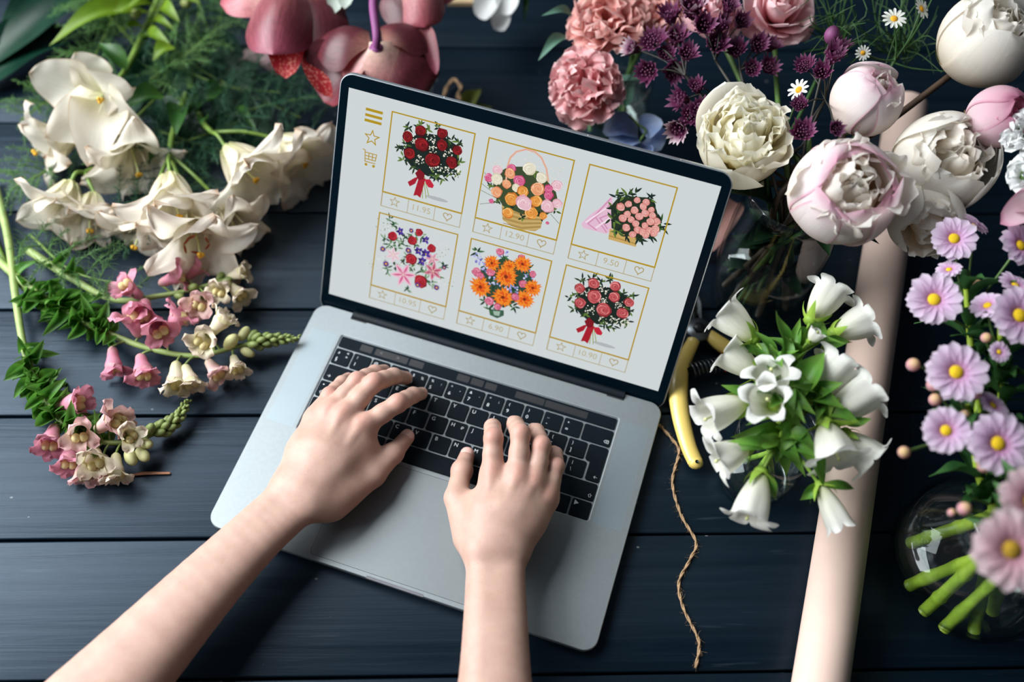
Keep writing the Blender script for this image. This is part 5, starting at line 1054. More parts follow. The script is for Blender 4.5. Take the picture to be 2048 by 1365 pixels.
masterwort('masterwort spray with two big white and purple heads at the top edge', 3, (1430, 120, .18), [((1385, 22, .205), (-.2, -.1, 1), .022, True), ((1405, 55, .20), (0, -.5, 1), .017, False), ((1455, 18, .21), (.3, 0, 1), .013, False), ((1430, 92, .185), (0, -.4, 1), .016, False), ((1478, 48, .19), (.3, -.3, 1), .013, False), ((1440, 55, .2), (.3, .2, .8), .014, False)], 2)
masterwort('dark masterwort spray between the rose and the cream peony', 4, (1480, 140, .17), [((1512, 95, .18), (.1, -.3, 1), .015, False), ((1505, 140, .17), (-.2, -.6, 1), .012, False), ((1535, 138, .17), (.3, -.3, 1), .012, False), ((1472, 105, .18), (-.2, 0, 1), .014, False), ((1540, 95, .175), (.3, .2, 1), .012, False)], 3)
masterwort('wine purple masterwort spray hanging over the screen corner by the cream peony', 5, (1425, 190, .165), [((1368, 200, .16), (-1, -.2, .5), .015, False), ((1395, 178, .17), (-.3, 0, 1), .012, False), ((1402, 222, .165), (-.2, -.3, 1), .014, False), ((1362, 255, .155), (-.7, -.9, .4), .017, True), ((1385, 232, .16), (-.4, -.5, 1), .013, False), ((1420, 215, .165), (.2, -.2, 1), .011, False)], 4)
masterwort('dusky masterwort spray among the peonies with a round purple bud', 6, (1650, 200, .20), [((1662, 118, .235), (.2, .1, 1), .015, False), ((1645, 148, .225), (-.4, -.3, 1), .013, False), ((1605, 268, .225), (-.2, -.3, 1), .013, False), ((1668, 260, .25), (.2, -.5, 1), .009, False), ((1675, 95, .23), (.3, .3, .8), .012, False), ((1610, 135, .21), (-.4, -.1, 1), .011, False), ((1602, 212, .21), (-.5, -.2, .8), .010, False)], 5)
bud_o = P(1660, 70, 0)
M_pbud = petal_mat('round mauve bud', [(0, '#5a2c4c'), (.4, '#8a4a78'), (1, '#6c3558')], vein=.15, trans=.15)
n_, f_ = neck(7); root = thing('mauve_bud', 'round mauve flower bud on a thin stalk at the top, above the pink peony bud', 'flower bud', np.array([f_[0], f_[1], 0])); mb = MB(); stem_in(mb, 7, P(1655, 100, .225), .0012); mb.tube([P(1655, 100, .225), P(1662, 74, .235)], .0012, 6); mb.build('stem', M_astst, root, np.array([f_[0], f_[1], 0])); mb = MB(); mb.ball(P(1664, 70, .238), (.0066, .0066, .0082), frame((.2, .5, 1)), 10, 12); mb.build('bud', M_pbud, root, np.array([f_[0], f_[1], 0]))
# peonies
M_pc = petal_mat('cream peony petal', [(0, '#dcc050'), (.22, '#f0e0a4'), (.5, '#f8f1da'), (1, '#faf7ee')], vein=.05, trans=.50, blotch=.05)
M_pp = petal_mat('blush peony petal', [(0, '#e0bd94'), (.25, '#f3e2d6'), (.75, '#f9f2f0'), (1, '#f6e2e8')], edge='#e29ab8', edge_w=.045, vein=.05, trans=.50, blotch=.06)
M_pw = petal_mat('ivory peony petal', [(0, '#d2a868'), (.25, '#efe2c9'), (.6, '#f6f0e6'), (1, '#f9f6f0')], vein=.05, trans=.50, blotch=.05)
M_pin = petal_mat('ivory inner petal', [(0, '#dfa850'), (.35, '#f3d9ae'), (.65, '#faf0de'), (1, '#fdf9f3')], vein=.04, trans=.60, blotch=.05)
M_pcin = petal_mat('lemon inner petal', [(0, '#d9bc28'), (.3, '#eedb80'), (.6, '#f8f0cc'), (1, '#fcfaf0')], vein=.04, trans=.60, blotch=.05)
M_ppk = petal_mat('pink flushed bud petal', [(0, '#f0ded4'), (.5, '#f3dde2'), (.85, '#eec0d0'), (1, '#e09ab6')], edge='#d88fac', edge_w=.07, vein=.05, trans=.50, blotch=.07)
M_sep = petal_mat('green sepal flushed red', [(0, '#7c8a4a'), (.6, '#8c9a55'), (1, '#6a2a36')], vein=.15, trans=.15); M_pstem = pbr('dark red green peony stem', '#4a3a2e', .5, 0, .3, 60)
def peony(label, i, c, axis, R, outer, inner, seed, openness=.5, n_out=12, n_in=26, sepals=2):
    """globe of overlapping cupped petals; openness 0 is a closed bud, 1 shows a wide crumpled heart"""
    rg = np.random.RandomState(seed); n_, f_ = neck(i, 12); o = np.array([f_[0], f_[1], 0]); root = thing('peony', label, 'peony', o, 'peonies in the wide glass vase'); M = frame(axis, rg.rand() * 6); b = c - M[:, 2] * R
    mb = MB(); mb.tube(spline([f_, n_, (n_ + b) / 2 + np.array([0, 0, -.008]), b], 24), .0032, 8); mb.build('stem', M_pstem, root, o)
    pr_ = lambda t: np.clip(t / .10 + .4, 0, 1) * np.sqrt(np.clip(1 - np.clip((t - .52) / .48, 0, 1) ** 2.4, 0, 1))
    for k in range(n_out):
        f = k / max(n_out - 1, 1); s = 1 - .12 * f; mb = MB(); cl = -78 + 62 * openness + jit(rg, 9)
        if k < 2 and openness > .6: cl += 25
        petal(mb, M, b + M[:, 2] * R * .02 * k / n_out, R * (2.62 - .55 * openness) * s * (1 + jit(rg, .06)), R * 1.55 * s, 92, cl, .92, r0=.002, az=k * 2.39996 + jit(rg, .15), prof=pr_, cup=.08, wrap=.92, ruf=R * .016, rf=1.0, nu=18, nv=14, seed=seed * 70 + k, side=jit(rg, .08))
        mb.build('petal', outer, root, o)
    mb = MB()
    for k in range(n_in):
        f = (k + .5) / n_in; a = k * 2.39996; rr = R * (.15 + .62 * math.sqrt(f)) * (.6 + .45 * openness)
        oo = b + M @ np.array([rr * math.cos(a) * .55, rr * math.sin(a) * .55, R * (.55 + .1 * rg.rand())])
        oo = b + M @ np.array([rr * math.cos(a) * .30, rr * math.sin(a) * .30, R * (.30 + .08 * rg.rand())])
        petal(mb, M, oo, R * (1.36 + .22 * rg.rand()) * (1.0 - .06 * f), R * (.72 + .45 * rg.rand()), 22 + 34 * f + jit(rg, 8), -50 + 60 * f * (.4 + openness) + jit(rg, 20), 1.0, r0=R * .06, az=a + jit(rg, .5), prof=prof_fan, cup=.4, wrap=.5, ruf=R * .062, rf=1.5, nu=14, nv=14, seed=seed * 90 + k, twist=jit(rg, .5), side=jit(rg, .12), jag=.035)
    mb.build('heart_petals', inner, root, o)
    for k in range(sepals): mb = MB(); petal(mb, M, b - M[:, 2] * .001, R * (.75 + .3 * rg.rand()), R * .5, 95, 20, 1, r0=.003, az=k * 2.2 + rg.rand(), prof=prof_leaf, wrap=.7, nu=8, nv=5); mb.build('sepal', M_sep, root, o)
peony('cream peony with a lemon yellow crumpled heart, overlapping the screen corner', 0, P(1488, 280, .195), (-.12, -.22, 1), .0395, M_pc, M_pcin, 1, .66, 10, 40)
peony('big blush peony with pink rims and ivory heart, in the middle of the bunch', 1, P(1688, 382, .215), (-.02, -.42, 1), .0465, M_pp, M_pin, 2, .46, 13, 30)
peony('closed round blush peony bud, above the big blush peony', 2, P(1738, 195, .225), (.1, -.15, 1), .0335, M_pp, M_pin, 3, .08, 12, 8)
peony('ivory peony with folded petals, right of the big blush peony', 3, P(1888, 322, .205), (.12, -.40, 1), .0425, M_pw, M_pin, 4, .46, 15, 26)
peony('huge ivory peony in the upper right corner', 4, P(1978, 75, .235), (.15, -.15, 1), .0430, M_pw, M_pin, 5, .36, 15, 18, 3)
peony('small half open pink peony bud at the right edge, under the huge ivory peony', 5, P(2002, 232, .240), (.35, -.45, 1), .0270, M_ppk, M_ppk, 6, .15, 9, 8)
peony('drooping ivory peony seen below and behind the folded ivory one', 6, P(1850, 442, .185), (-.1, -1, .35), .0300, M_pw, M_pin, 7, .55, 9, 12)
# white stocks at the right edge
for k, (lab, c, R, i) in enumerate((('ruffled white bloom at the right edge, beside the small pink peony bud', (2058, 265, .25), .019, 7), ('ruffled white bloom at the right edge, below the ivory peonies', (2066, 350, .24), .017, 8))):
    carnation(lab, P(*c), (-.4, -.4, 1), R, M_white, 20 + k, P(2230, 640 + 90 * k, .004), n=26, name='white_stock_flower')
o = P(2030, 425, 0); n_, f_ = neck(9); f_ = P(1925, 1160, .012); n_ = P(2040, 1045, .12); root = thing('pink_petal_bloom', 'cupped pale pink bloom cut by the right edge, above the mums', 'flower', np.array([f_[0], f_[1], 0])); mb = MB(); mb.tube(spline([f_, n_, P(2150, 700, .18), P(2075, 432, .22)], 24), .002, 8); mb.build('stem', M_gstem, root, np.array([f_[0], f_[1], 0]))
for k, a in enumerate(((2000, 448), (2012, 415), (2050, 400), (2085, 460))): opet(root, np.array([f_[0], f_[1], 0]), P(2072, 432, .222), P(a[0], a[1], .225), .028, M_ppk, cup=.9, arch=.2, seed=70 + k)
# chamomile
M_cw = petal_mat('white ray petal', [(0, '#e9ead8'), (1, '#f4f4f2')], vein=.08, trans=.3); M_cy = pbr('yellow disc', '#d99a12', .8, 0, .3, 700, .6, 1500)
M_grass = pbr('thin green blade', '#35562a', .5, 0, .35, 40, trans=.15)
def daisy(root, o, c, axis, R, seed, ray=M_cw, disc=M_cy, n=14, dr=.36, W=.30, th=(72, 96), layers=1, prof=prof_strap):
    rg = np.random.RandomState(seed); M = frame(axis, rg.rand() * 6); mb = MB()
    for ly in range(layers):
        for k in range(n): petal(mb, M, c - M[:, 2] * R * .06 * ly, R * (1 - .06 * ly) * (.93 + .12 * rg.rand()), R * W, th[0] + 8 * ly, th[1] + 8 * ly + jit(rg, 8), 1, r0=R * dr * .6, az=(k + .5 * ly) * 6.2832 / n + jit(rg, .06), prof=prof, cup=.5, nu=7, nv=4, seed=k)
    b = mb.build('bloom', ray, root, o); mb = MB(); mb.ball(c + M[:, 2] * R * .02, (R * dr, R * dr, R * dr * .55), M, 8, 14); mb.build('disc', disc, b, o)
n_, f_ = neck(8); o = np.array([f_[0], f_[1], 0]); root = thing('chamomile', 'chamomile sprig with small white daisies and yellow discs, left of the huge ivory peony', 'chamomile', o)
heads = (((1788, 38, .235), (-.1, -.2, 1), .0092), ((1842, 18, .225), (.5, -.3, .8), .0085), ((1726, 106, .215), (-.2, -.5, .5), .0060), ((1870, -14, .22), (.2, .2, 1), .0085))
mb = MB(); hb = P(1790, 120, .20); stem_in(mb, 8, hb, .0012)
for h, ax, R in heads: mb.tube(spline([hb, (hb + P(*h)) / 2 + np.array([.003, 0, -.004]), P(*h)], 10), .0008, 5)
mb.build('stem', M_grass, root, o)
for k, (h, ax, R) in enumerate(heads): daisy(root, o, P(*h), ax, R, k, n=13)
n_, f_ = neck(9); o = np.array([f_[0], f_[1], 0]); root = thing('chamomile', 'single small chamomile between the cream peony and the blush bud', 'chamomile', o); mb = MB(); stem_in(mb, 9, P(1600, 182, .20), .001); mb.build('stem', M_grass, root, o); daisy(root, o, P(1598, 180, .203), (-.6, -.1, .6), .0090, 9, n=11)
# thin grass around them
def tuft(label, i, n, rng, z, seed, Lr=(.06, .12)):
    rg = np.random.RandomState(seed); n_, f_ = neck(i); o = np.array([f_[0], f_[1], 0]); root = thing('grass_tuft', label, 'grass', o); c = P((rng[0] + rng[2]) / 2, (rng[1] + rng[3]) / 2 + 60, z - .03); mb = MB(); stem_in(mb, i, c, .0018); mb.build('stem', M_grass, root, o); mb = MB()
    for k in range(n):
        e = P(rng[0] + rg.rand() * (rng[2] - rng[0]), rng[1] + rg.rand() * (rng[3] - rng[1]), z + jit(rg, .03)); s = c + (e - c) * .05 * rg.rand() + rg.randn(3) * .006; m_ = (s + e) / 2 + rg.randn(3) * .010 + np.array([0, 0, .008]); mb.tube(spline([s, m_, e], 9), np.linspace(.0009, .0003, 9), 4, caps=False)
    mb.build('blades', M_grass, root, o)
tuft('thin green grass blades between the shell pink rose and the chamomile', 9, 55, (1590, -60, 1740, 120), .19, 1)
tuft('thin green grass blades under the chamomile, left of the huge ivory peony', 10, 60, (1690, -60, 1900, 150), .18, 2)
M_dleaf = petal_mat('dark peony leaf', [(0, '#1d3a24'), (.5, '#16301f'), (1, '#2a4a2a')], vein=.25, trans=.12, rough=.4, blotch=.3)
o = BV + np.array([.0, .03, 0]); root = thing('leafy_branch', 'dark leafy branch filling the wide vase between glass and peonies', 'foliage', o)
rg = np.random.RandomState(8); mb = MB(); mb.tube(spline([BV + np.array([0, .03, .014]), BV + np.array([.005, .01, .16]), P(1620, 250, .18)], 12), .0024, 7); mb.build('stem', M_gstem, root, o)
for k in range(26):
    a = rg.rand() * 6.28; b_ = BV + np.array([.016 * math.cos(a), .016 * math.sin(a), .03 + .11 * rg.rand()]); e = b_ + np.array([math.cos(a), math.sin(a), .2 + .3 * rg.rand()]) * ((.022 + .012 * rg.rand()) if b_[2] < .13 else (.05 + .03 * rg.rand())); mb = MB(); leaf(mb, b_, e, .020 + .01 * rg.rand(), arch=.15, cup=.8, seed=k); mb.build('leaf', M_dleaf, root, o)
mb = MB()
rg = np.random.RandomState(18)
M_dr = petal_mat('dark red tinged leaf', [(0, '#3a2420'), (1, '#4a2a28')], vein=.25, trans=.1, blotch=.3)
for k in range(5):
    root2 = thing('cut_stem', ['dark stem against the front wall of the wide vase', 'dark stem leaning left inside the wide vase', 'dark stem crossing the middle of the wide vase', 'dark stem leaning right inside the wide vase', 'dark stem at the back wall of the wide vase'][k], 'stem', BV + np.array([.01 * k - .02, -.02 + .01 * k, 0]))
    mb = MB(); mb.tube([BV + np.array([.014 * k - .028, -.024 + .010 * k, .0125]), BV + np.array([-.008 * k + .02, .02 - .008 * k, .17])], .0022, 7); mb.build('stem', M_gstem, root2, BV + np.array([.01 * k - .02, -.02 + .01 * k, 0])); mb = MB(); leaf(mb, BV + np.array([.010 * k - .02, -.018 + .008 * k, .045]), BV + np.array([.014 * k - .03, -.03 + .012 * k, .085]), .018, seed=k); mb.build('leaf', M_dr, root2, BV + np.array([.01 * k - .02, -.02 + .01 * k, 0]))

# ---------------------------------------------------------------- wrapping roll, secateurs, bellflowers, mums
# paper roll: seam edge and hollow core at the ends
a_, b_ = P(1640, 1365, .0225), P(1772, 486, .0225); d = unit((b_ - a_) * np.array([1, 1, 0])); A_ = a_ - d * .30; B_ = b_ + d * .20; A_[2] = B_[2] = .0225
M_ = frame(d); mb = MB(); turns = np.linspace(0, 2 * np.pi * 2.2, 110); rr = .0195 + .003 * turns / turns[-1]
R = np.zeros((110, 24, 3)); S_ = np.linspace(0, np.linalg.norm(B_ - A_), 24)
for j, s in enumerate(S_): R[:, j] = A_ + d * s + rr[:, None] * (np.cos(turns + 2.2)[:, None] * M_[:, 0] + np.sin(turns + 2.2)[:, None] * M_[:, 1])
mb.grid(R); R2 = R.copy(); cc = A_[None] + d[None] * S_[:, None]
for j in range(24): R2[:, j] = cc[j] + (R[:, j] - cc[j]) * .985
mb.grid(R2)
roll_o = A_ * np.array([1, 1, 0]); roll = thing('wrapping_paper_roll', 'long dusty pink roll of wrapping paper lying between the bellflowers and the mums', 'paper roll', roll_o)
mb.build('paper', pbr('dusty pink kraft paper', '#dcc0b2', .60, 0, .03, 40, .03, 300, spec=.3), roll, roll_o)
mb = MB(); mb.tube([A_ + d * .004, B_ - d * .004], .0190, 24, caps=False); mb.build('core', pbr('brown card core', '#7d664c', .8), roll, roll_o)
# secateurs
M_yel = pbr('cream yellow handle', '#e0c36a', .32, 0, .06, 30, coat=.3); M_steel = pbr('grey steel', '#6d7276', .35, 1.0, .2, 120); M_blk = pbr('black steel', (.006, .009, .012), .4, .3, .2, 90); M_red = pbr('red catch', '#8e1f24', .45)
so = P(1400, 680, 0); sec = thing('secateurs', 'garden secateurs with pale yellow handles behind the laptop hinge corner', 'secateurs', so)
def handle(path, rs):
    mb = MB(); pts = spline([P(*q) for q in path], 30); r = np.interp(np.linspace(0, 1, 30), np.linspace(0, 1, len(rs)), rs); mb.tube(pts, r, 14, flat=.72)
    for e, rr_ in ((pts[0], r[0]), (pts[-1], r[-1])): mb.ball(e, (rr_, rr_ * .9, rr_ * .75), None, 6, 12)
    return mb.build('handle', M_yel, sec, so)
h1 = handle([(1388, 680, .012), (1364, 730, .012), (1356, 770, .012), (1361, 830, .012), (1376, 890, .012), (1391, 926, .012)], [.006, .0082, .0096, .0085, .0076, .0072])
mb = MB(); q = P(1394, 924, .0178); mb.tube([q, q + np.array([0, 0, .0006])], .0017, 10); mb.build('hang_hole', M_blk, h1, so)
handle([(1416, 668, .012), (1440, 688, .012), (1490, 722, .012), (1535, 770, .012), (1568, 835, .012)], [.006, .0080, .0090, .0080, .0070])
mb = MB(); q = P(1396, 662, .012); mb.lathe([(.0005, -.004), (.012, -.004), (.013, -.002), (.013, .003), (.0115, .0045), (.0005, .0048)], q, None, 24); mb.build('pivot', M_steel, sec, so); mb = MB(); mb.lathe([(.0005, .004), (.006, .0045), (.006, .0075), (.0048, .0085), (.0005, .0087)], q, None, 6); mb.build('pivot_nut', M_blk, sec, so)
for nm, pts, mt in (('blade', [(1404, 652), (1402, 610), (1388, 570), (1376, 560), (1382, 600), (1386, 640), (1384, 660), (1395, 675)], M_steel), ('counter_blade', [(1388, 650), (1376, 610), (1376, 570), (1366, 566), (1358, 610), (1366, 645), (1378, 668), (1392, 675)], M_blk)):
    z0 = .010 if nm == 'blade' else .007; L = [P(x, y, z0)[:2] for x, y in pts]; mb = MB(); mb.prism(L, z0, z0 + .0028, .0006); mb.build(nm, mt, sec, so)
mb = MB(); A0, B0 = P(1382, 742, .013), P(1446, 728, .013); ax = B0 - A0; F_ = frame(ax); t_ = np.linspace(0, 1, 150)
mb.tube(np.array([A0 + ax * f + F_[:, :2] @ (.0068 * np.array([math.cos(f * 2 * math.pi * 8), math.sin(f * 2 * math.pi * 8)])) for f in t_]), .00085, 6); mb.build('spring', M_steel, sec, so)
mb = MB(); mb.tube([A0 - ax * .12, B0 + ax * .1], .0040, 10); mb.build('spring_post', M_blk, sec, so)
mb = MB(); mb.prism([P(x, y, .012)[:2] for x, y in ((1436, 716), (1452, 712), (1466, 735), (1450, 745))], .012, .018, .001); mb.build('catch', M_red, sec, so)
o = P(1573, 968, 0); mb = MB(); mb.tube([P(1562, 967, .0012), P(1586, 970, .0012)], .0009, 5); tag(mb.build('wood_splinter', pbr('tiny brown splinter', '#8a6a58', .7), None, o), 'tiny brown splinter on the planks right of the bellflower glass', 'twig')
fallen('dull pink petal lying behind the right edge of the screen', (1470, 405, .008), (1400, 515, .008), .034, petal_mat('dull pink petal', [(0, '#b98a80'), (1, '#b08078')], vein=.15, blotch=.2))
# ---- bellflowers
M_bell = petal_mat('white bellflower', [(0, '#dde2ac'), (.25, '#ecebda'), (1, '#efefec')], vein=.12, trans=.36, vscale=(2, 30, 1), blotch=.05)
M_bgreen = pbr('light green stem', '#7fa33c', .5, 0, .2, 70, trans=.1); M_bleaf = petal_mat('fresh green leaf', [(0, '#8fb848'), (.5, '#5f9a3a'), (1, '#80ae48')], vein=.3, trans=.25, rough=.42, vscale=(2, 16, 1), blotch=.3)
M_bcal = petal_mat('lime sepal', [(0, '#a9c852'), (1, '#8ab43c')], vein=.2, trans=.2)
GV = P(1506, 958, 0)
vase('glass_tumbler', 'small clear drinking glass holding the white bellflowers', GV, [(.026, .0008), (.0335, .004), (.0345, .03), (.0335, .07), (.0350, .098)], [(.025, .006), (.0318, .010), (.0330, .03), (.0320, .07), (.0338, .098)], [(.0245, .0065), (.0315, .0105), (.0327, .03), (.0325, .045)])
def bell(root, o, base, mouth, R, seed, fl=1.0, face=0):
    rg = np.random.RandomState(seed); ax = mouth - base; M = frame(ax, rg.rand() * 6); L = np.linalg.norm(ax); n, k = 60, 18; a = np.linspace(0, 2 * np.pi, n, endpoint=False); lob = np.abs(np.cos(2.5 * a)) ** .7; G = np.zeros((k, n, 3))
    asym = 1 + .10 * np.cos(a + rg.rand() * 6)
    for i, t in enumerate(np.linspace(0, 1, k)):
        body = min(t / .68, 1); r = R * (.30 + .62 * math.sin(body * 1.45) ** .8) * np.ones(n); z = L * .86 * body * np.ones(n)
        if t > .68:
            f = (t - .68) / .32; e = f * (.18 + .82 * lob); th = np.radians(15 + 125 * e * fl); r = r + R * .52 * np.sin(th * .62) * e * fl * 1.1; z = z + L * .24 * e * np.cos(th * .55)
            r = r + R * .05 * np.sin(5 * a + 1) * f + R * .03 * f * np.sin(17 * a + seed)
        r = r * (1 + .045 * np.cos(5 * a) * min(1, t * 2)) * asym; G[i] = np.stack([r * np.cos(a), r * np.sin(a), z], 1)
    mb = MB(); mb.grid(G @ M.T + base, cv=True); b = mb.build('bell', M_bell, root, o)
    mb = MB(); mb.tube([base, base + M[:, 2] * L * .92], [.0009, .0007], 6); mb.ball(base + M[:, 2] * L * .93, .0016, None, 5, 7); mb.build('style', M_pist, b, o)
    mb = MB(); mb.ball(base - M[:, 2] * .001, (R * .42, R * .42, R * .32), M, 7, 10)
    for i in range(5): petal(mb, M, base - M[:, 2] * .002, L * (.42 + .14 * rg.rand()), R * .60, 60, 5 + jit(rg, 35) + (60 if i % 2 else 0), 1, r0=R * .28, az=i * 1.257 + .3, prof=prof_point, cup=.6, wrap=.3, nu=7, nv=3)
    mb.build('calyx', M_bcal, b, o)
def bellstem(label, foot, top, bells, leaves, seed):
    rg = np.random.RandomState(seed); o = np.array([*(GV[:2] + np.array(foot)), 0.]); root = thing('bellflower', label, 'bellflower', o, 'white bellflowers in the small glass'); f_ = GV + np.array([foot[0], foot[1], .011]); n_ = GV + np.array([-foot[0] * .5, -foot[1] * .5, .092]); tp = P(*top); mn = spline([f_, n_, (n_ + tp) / 2 + np.array([0, 0, .006]), tp], 24)
    mb = MB(); mb.tube(mn, np.linspace(.0026, .0018, 24), 8)
    for bs, mo, R, *_ in bells:
        p = P(*bs); i = np.argmin(((mn[12:] - p) ** 2).sum(1)) + 10; i = min(max(i, 12), 21); mb.tube(spline([mn[i], (mn[i] + p) / 2 + np.array([0, 0, .003]), p], 8), .0015, 6)
    mb.build('stem', M_bgreen, root, o)
    for k, q in enumerate(bells): bell(root, o, P(*q[0]), P(*q[1]), q[2], seed * 20 + k, q[3] if len(q) > 3 else 1.0)
    for k, q in enumerate(leaves):
        a, e, W = q[:3]; mb = MB(); leaf(mb, P(*a), P(*e), W, arch=.2, cup=.9, curl=q[3] if len(q) > 3 else jit(rg, .2), nu=12, nv=5, seed=k, ruf=.02, roll=jit(rg, .4)); mb.build('leaf', M_bleaf, root, o)
    for k in range(16):
        i = rg.randint(13, 23); T = unit(mn[min(i + 1, 23)] - mn[i]); F_ = frame(T, rg.rand() * 6.28); mb = MB(); s = mn[i]; e = s + (F_[:, 0] + T * .5) * (.018 + .020 * rg.rand()); leaf(mb, s, e, .010 + .006 * rg.rand(), up=T + np.array([0, 0, .5]), arch=.2, cup=1, curl=jit(rg, .3), seed=k, nu=8, nv=3); mb.build('leaf', M_bleaf, root, o)
bellstem('bellflower stem with the three bells pointing away from the laptop toward the peonies', (.010, .010), (1600, 690, .155),
    [((1622, 640, .150), (1668, 572, .158), .0145), ((1668, 668, .145), (1738, 638, .150), .0150), ((1620, 682, .165), (1636, 664, .172), .007, .3)],
    [((1580, 720, .15), (1525, 635, .165), .012, .5), ((1575, 740, .14), (1600, 640, .15), .011, .1), ((1600, 700, .15), (1655, 640, .155), .016), ((1560, 760, .14), (1545, 690, .16), .013), ((1640, 700, .145), (1700, 680, .15), .012)], 1)
bellstem('bellflower stem whose two bells point left toward the laptop screen', (-.012, .012), (1545, 730, .150),
    [((1506, 678, .145), (1438, 622, .150), .0155), ((1512, 748, .135), (1446, 700, .138), .0150)],
    [((1540, 740, .14), (1500, 655, .155), .012), ((1530, 720, .14), (1462, 700, .14), .010), ((1560, 745, .15), (1575, 660, .165), .012)], 2)
bellstem('bellflower stem with open bells facing up at the centre of the bunch', (0, 0), (1565, 790, .160),
    [((1552, 790, .148), (1542, 735, .172), .0150), ((1548, 812, .150), (1534, 798, .178), .0145, .8), ((1490, 805, .140), (1405, 842, .140), .0155)],
    [((1590, 800, .15), (1650, 705, .165), .022), ((1580, 800, .15), (1625, 745, .165), .018), ((1510, 800, .14), (1438, 772, .145), .010), ((1560, 820, .15), (1600, 850, .16), .016)], 3)
bellstem('bellflower stem with large bells leaning right over the paper roll', (.014, -.004), (1640, 800, .150),
    [((1622, 798, .148), (1688, 722, .158), .0165), ((1652, 842, .145), (1745, 780, .152), .0165), ((1650, 850, .150), (1680, 925, .150), .0175), ((1690, 870, .135), (1752, 922, .132), .0150)],
    [((1620, 800, .15), (1690, 770, .165), .014), ((1640, 830, .15), (1720, 860, .15), .012), ((1610, 790, .15), (1690, 820, .16), .014), ((1690, 850, .145), (1742, 838, .15), .008), ((1600, 850, .14), (1560, 905, .14), .018)], 4)
bellstem('bellflower stem with bells nodding down toward the bottom of the picture', (-.006, -.014), (1560, 880, .140),
    [((1494, 895, .135), (1428, 925, .130), .0150), ((1522, 948, .130), (1492, 1045, .122), .0150), ((1640, 972, .125), (1682, 1058, .118), .0110, .4)],
    [((1560, 880, .14), (1455, 900, .14), .012), ((1560, 880, .14), (1640, 905, .15), .018), ((1590, 890, .14), (1648, 975, .13), .016), ((1545, 900, .14), (1450, 888, .145), .010), ((1640, 970, .125), (1712, 978, .12), .008), ((1640, 968, .125), (1600, 1002, .115), .010), ((1525, 945, .13), (1552, 1000, .12), .010)], 5)
# ---- mums in the fishbowl vase
M_mum = petal_mat('lilac pink ray petal', [(0, '#d98fc0'), (.3, '#e8c4e4'), (1, '#f3e4f5')], vein=.08, trans=.40, blotch=.06)
M_mum2 = petal_mat('pale pink ray petal', [(0, '#dd9cb0'), (.4, '#efc9d3'), (1, '#f5e0e4')], vein=.08, trans=.40, blotch=.06)
M_md = pbr('bright yellow disc', '#e0b90c', .8, 0, .15, 900, .6, 1800); M_md2 = pbr('olive yellow disc', '#a8841a', .8, 0, .3, 500, .6, 1500)
M_mbud = petal_mat('pink tipped bud', [(0, '#e6c48a'), (.35, '#e8b0a8'), (.6, '#e2a0b4'), (1, '#b9bd84')], vein=.25, vscale=(1, 1, 1), trans=.25); M_mleaf = petal_mat('mum leaf', [(0, '#3f6e34'), (.5, '#2c5a2c'), (1, '#48783a')], vein=.25, trans=.2, blotch=.3)
M_mstem = pbr('thick green mum stem', '#9fba3c', .4, 0, .3, 70, .15, 200, trans=.15)
MV = P(1908, 1150, 0)
vase('round_vase', 'round clear glass vase with thick green stems in water at the lower right', MV, [(0.0396, 0.0009), (0.0572, 0.0108), (0.0682, 0.0346), (0.0688, 0.0562), (0.0572, 0.0864), (0.0440, 0.1058), (0.0391, 0.1210), (0.0424, 0.1361)], [(0.0374, 0.0054), (0.0550, 0.0130), (0.0660, 0.0346), (0.0665, 0.0562), (0.0550, 0.0864), (0.0420, 0.1058), (0.0372, 0.1210), (0.0407, 0.1361)], [(0.0369, 0.0059), (0.0547, 0.0135), (0.0657, 0.0346), (0.0662, 0.0562), (0.0616, 0.0734)])
def mumstem(label, foot, neckp, top, heads, buds, nl, seed, ray, disc):
    rg = np.random.RandomState(seed); f_ = MV + np.array([foot[0], foot[1], .012]); n_ = MV + np.array([neckp[0], neckp[1], .115]); tp = P(*top); o = np.array([f_[0], f_[1], 0]); root = thing('chrysanthemum', label, 'chrysanthemum', o); mn = spline([f_, n_, (n_ + tp) / 2 + np.array([0, 0, -.006]), tp], 30)
    mb = MB(); mb.tube(mn, [q * (1.2 if i in (2, 5, 8) else 1) for i, q in enumerate(np.linspace(.0054, .0020, 30))], 10); mb.build('stem', M_mstem, root, o); mb = MB()
    tw = lambda p, i: spline([mn[i], (mn[i] + p) / 2 + np.array([0, 0, -.004]), p], 8)
    for h in [h[0] for h in heads] + [b_[0] for b_ in buds]: p = P(*h); i = int(np.clip(np.argmin(((mn - p) ** 2).sum(1)) - 3, 14, 28)); mb.tube(tw(p, i), .0011, 6)
    mb.build('twigs', M_gstem, root, o)
    for k, (c, ax, R) in enumerate(heads): daisy(root, o, P(*c), ax, R, seed * 30 + k, ray, disc, 13, .27, .46, (66, 98), 2)
    for k, (c, r) in enumerate(buds): mb = MB(); mb.ball(P(*c), (r, r, r * 1.1), frame((jit(rg, .5), jit(rg, .5), 1)), 8, 12); mb.build('bud', M_mbud, root, o)
    for k in range(nl):
        i = rg.randint(15, 29); T = unit(mn[min(i + 1, 29)] - mn[i]); F_ = frame(T, rg.rand() * 6.28); s = mn[i]; e = s + (F_[:, 0] + T * .4) * (.022 + .022 * rg.rand()); mb = MB(); leaf(mb, s, e, .013 + .005 * rg.rand(), up=T, arch=.15, cup=.9, seed=k, ruf=.05); mb.build('leaf', M_mleaf, root, o)
F_of = lambda x, y: tuple((P(x, y, .012) - MV)[:2])
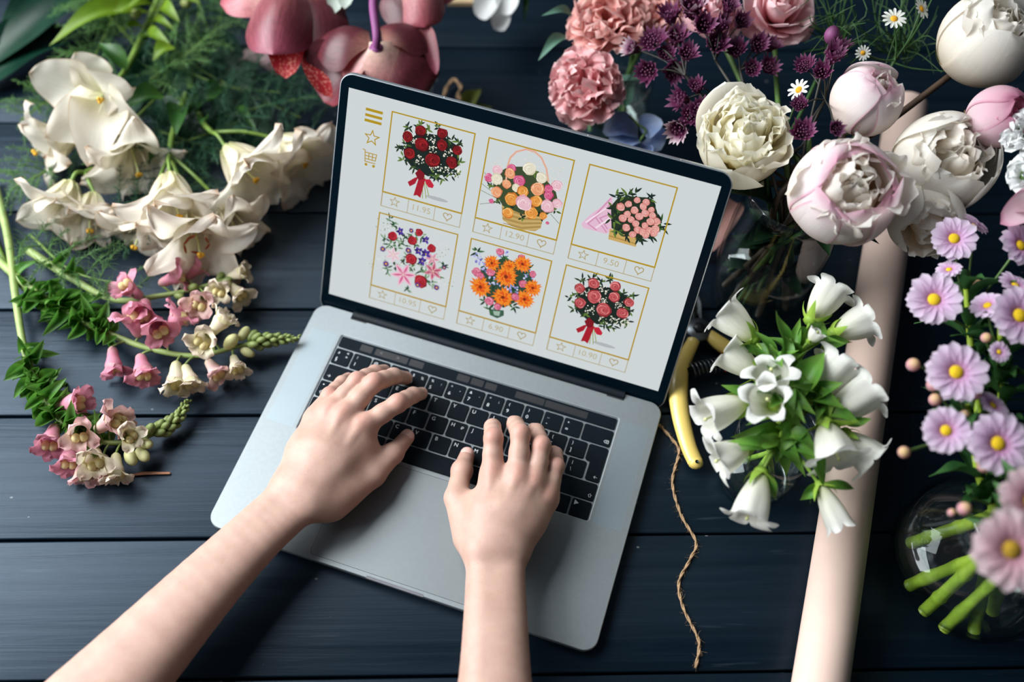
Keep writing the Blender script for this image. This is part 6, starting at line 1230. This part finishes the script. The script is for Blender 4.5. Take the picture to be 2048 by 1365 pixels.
mumstem('lilac mum stem reaching furthest up, its blooms under the ivory peony', F_of(1948, 1262), (-.012, .018), (1930, 560, .200), [((1908, 478, .215), (-.2, -.3, 1), .0165), ((1950, 450, .205), (.6, .5, .5), .0110), ((2040, 492, .215), (.3, -.2, 1), .0170), ((1868, 600, .215), (-.2, -.3, 1), .0185), ((1898, 540, .205), (-.3, .3, .8), .0090)], [((1955, 570, .195), .0040)], 26, 1, M_mum, M_md)
mumstem('lilac mum stem with a wide bloom at the right edge, mid height', F_of(1985, 1225), (.0, .008), (2000, 640, .205), [((2038, 632, .225), (.1, -.3, 1), .0205), ((2030, 572, .215), (.2, .3, .9), .0125), ((1975, 612, .210), (-.5, .3, .7), .0120), ((1998, 705, .210), (.1, -.3, 1), .0075)], [((1972, 676, .205), .0040), ((1826, 730, .205), .0050)], 30, 2, M_mum, M_md)
mumstem('lilac mum stem with three blooms lowest of the lilac ones', F_of(1818, 1172), (-.016, -.010), (1935, 810, .190), [((1912, 745, .220), (-.1, -.35, 1), .0195), ((1892, 862, .215), (-.15, -.35, 1), .0155), ((1995, 888, .218), (.05, -.35, 1), .0200), ((1985, 812, .200), (.3, .2, .8), .0110), ((1945, 735, .200), (.9, .2, .4), .0110)], [((1866, 770, .205), .0048), ((1870, 800, .20), .0046), ((1952, 788, .2), .0045), ((1808, 905, .20), .0044), ((1968, 932, .205), .0050), ((1930, 830, .195), .0036)], 30, 3, M_mum, M_md)
mumstem('pale pink mum stem with two large blooms over the round vase', F_of(1888, 1258), (.004, -.016), (2060, 1010, .225), [((2062, 1005, .250), (.1, -.35, 1), .0215), ((2022, 1100, .262), (-.05, -.45, 1), .0225)], [((1928, 1018, .205), .0046), ((1903, 1026, .195), .0028)], 14, 4, M_mum2, M_md2)
for k, (fx, fy, nx_, ny_) in enumerate(((*F_of(1815, 1092), .0, .012), (*F_of(1842, 1228), -.01, -.006))):
    o = MV + np.array([fx, fy, 0]); root = thing('cut_stem', ['thick cut green stem leaning at the left wall of the round vase', 'thick cut green stem at the front wall of the round vase'][k], 'stem', o); mb = MB(); pp = spline([MV + np.array([fx, fy, .018]), MV + np.array([nx_, ny_, .13])], 22); mb.tube(pp, [.0052 * (1.18 if i in (4, 10, 16) else 1) for i in range(22)], 10); mb.build('stem', M_mstem, root, o)
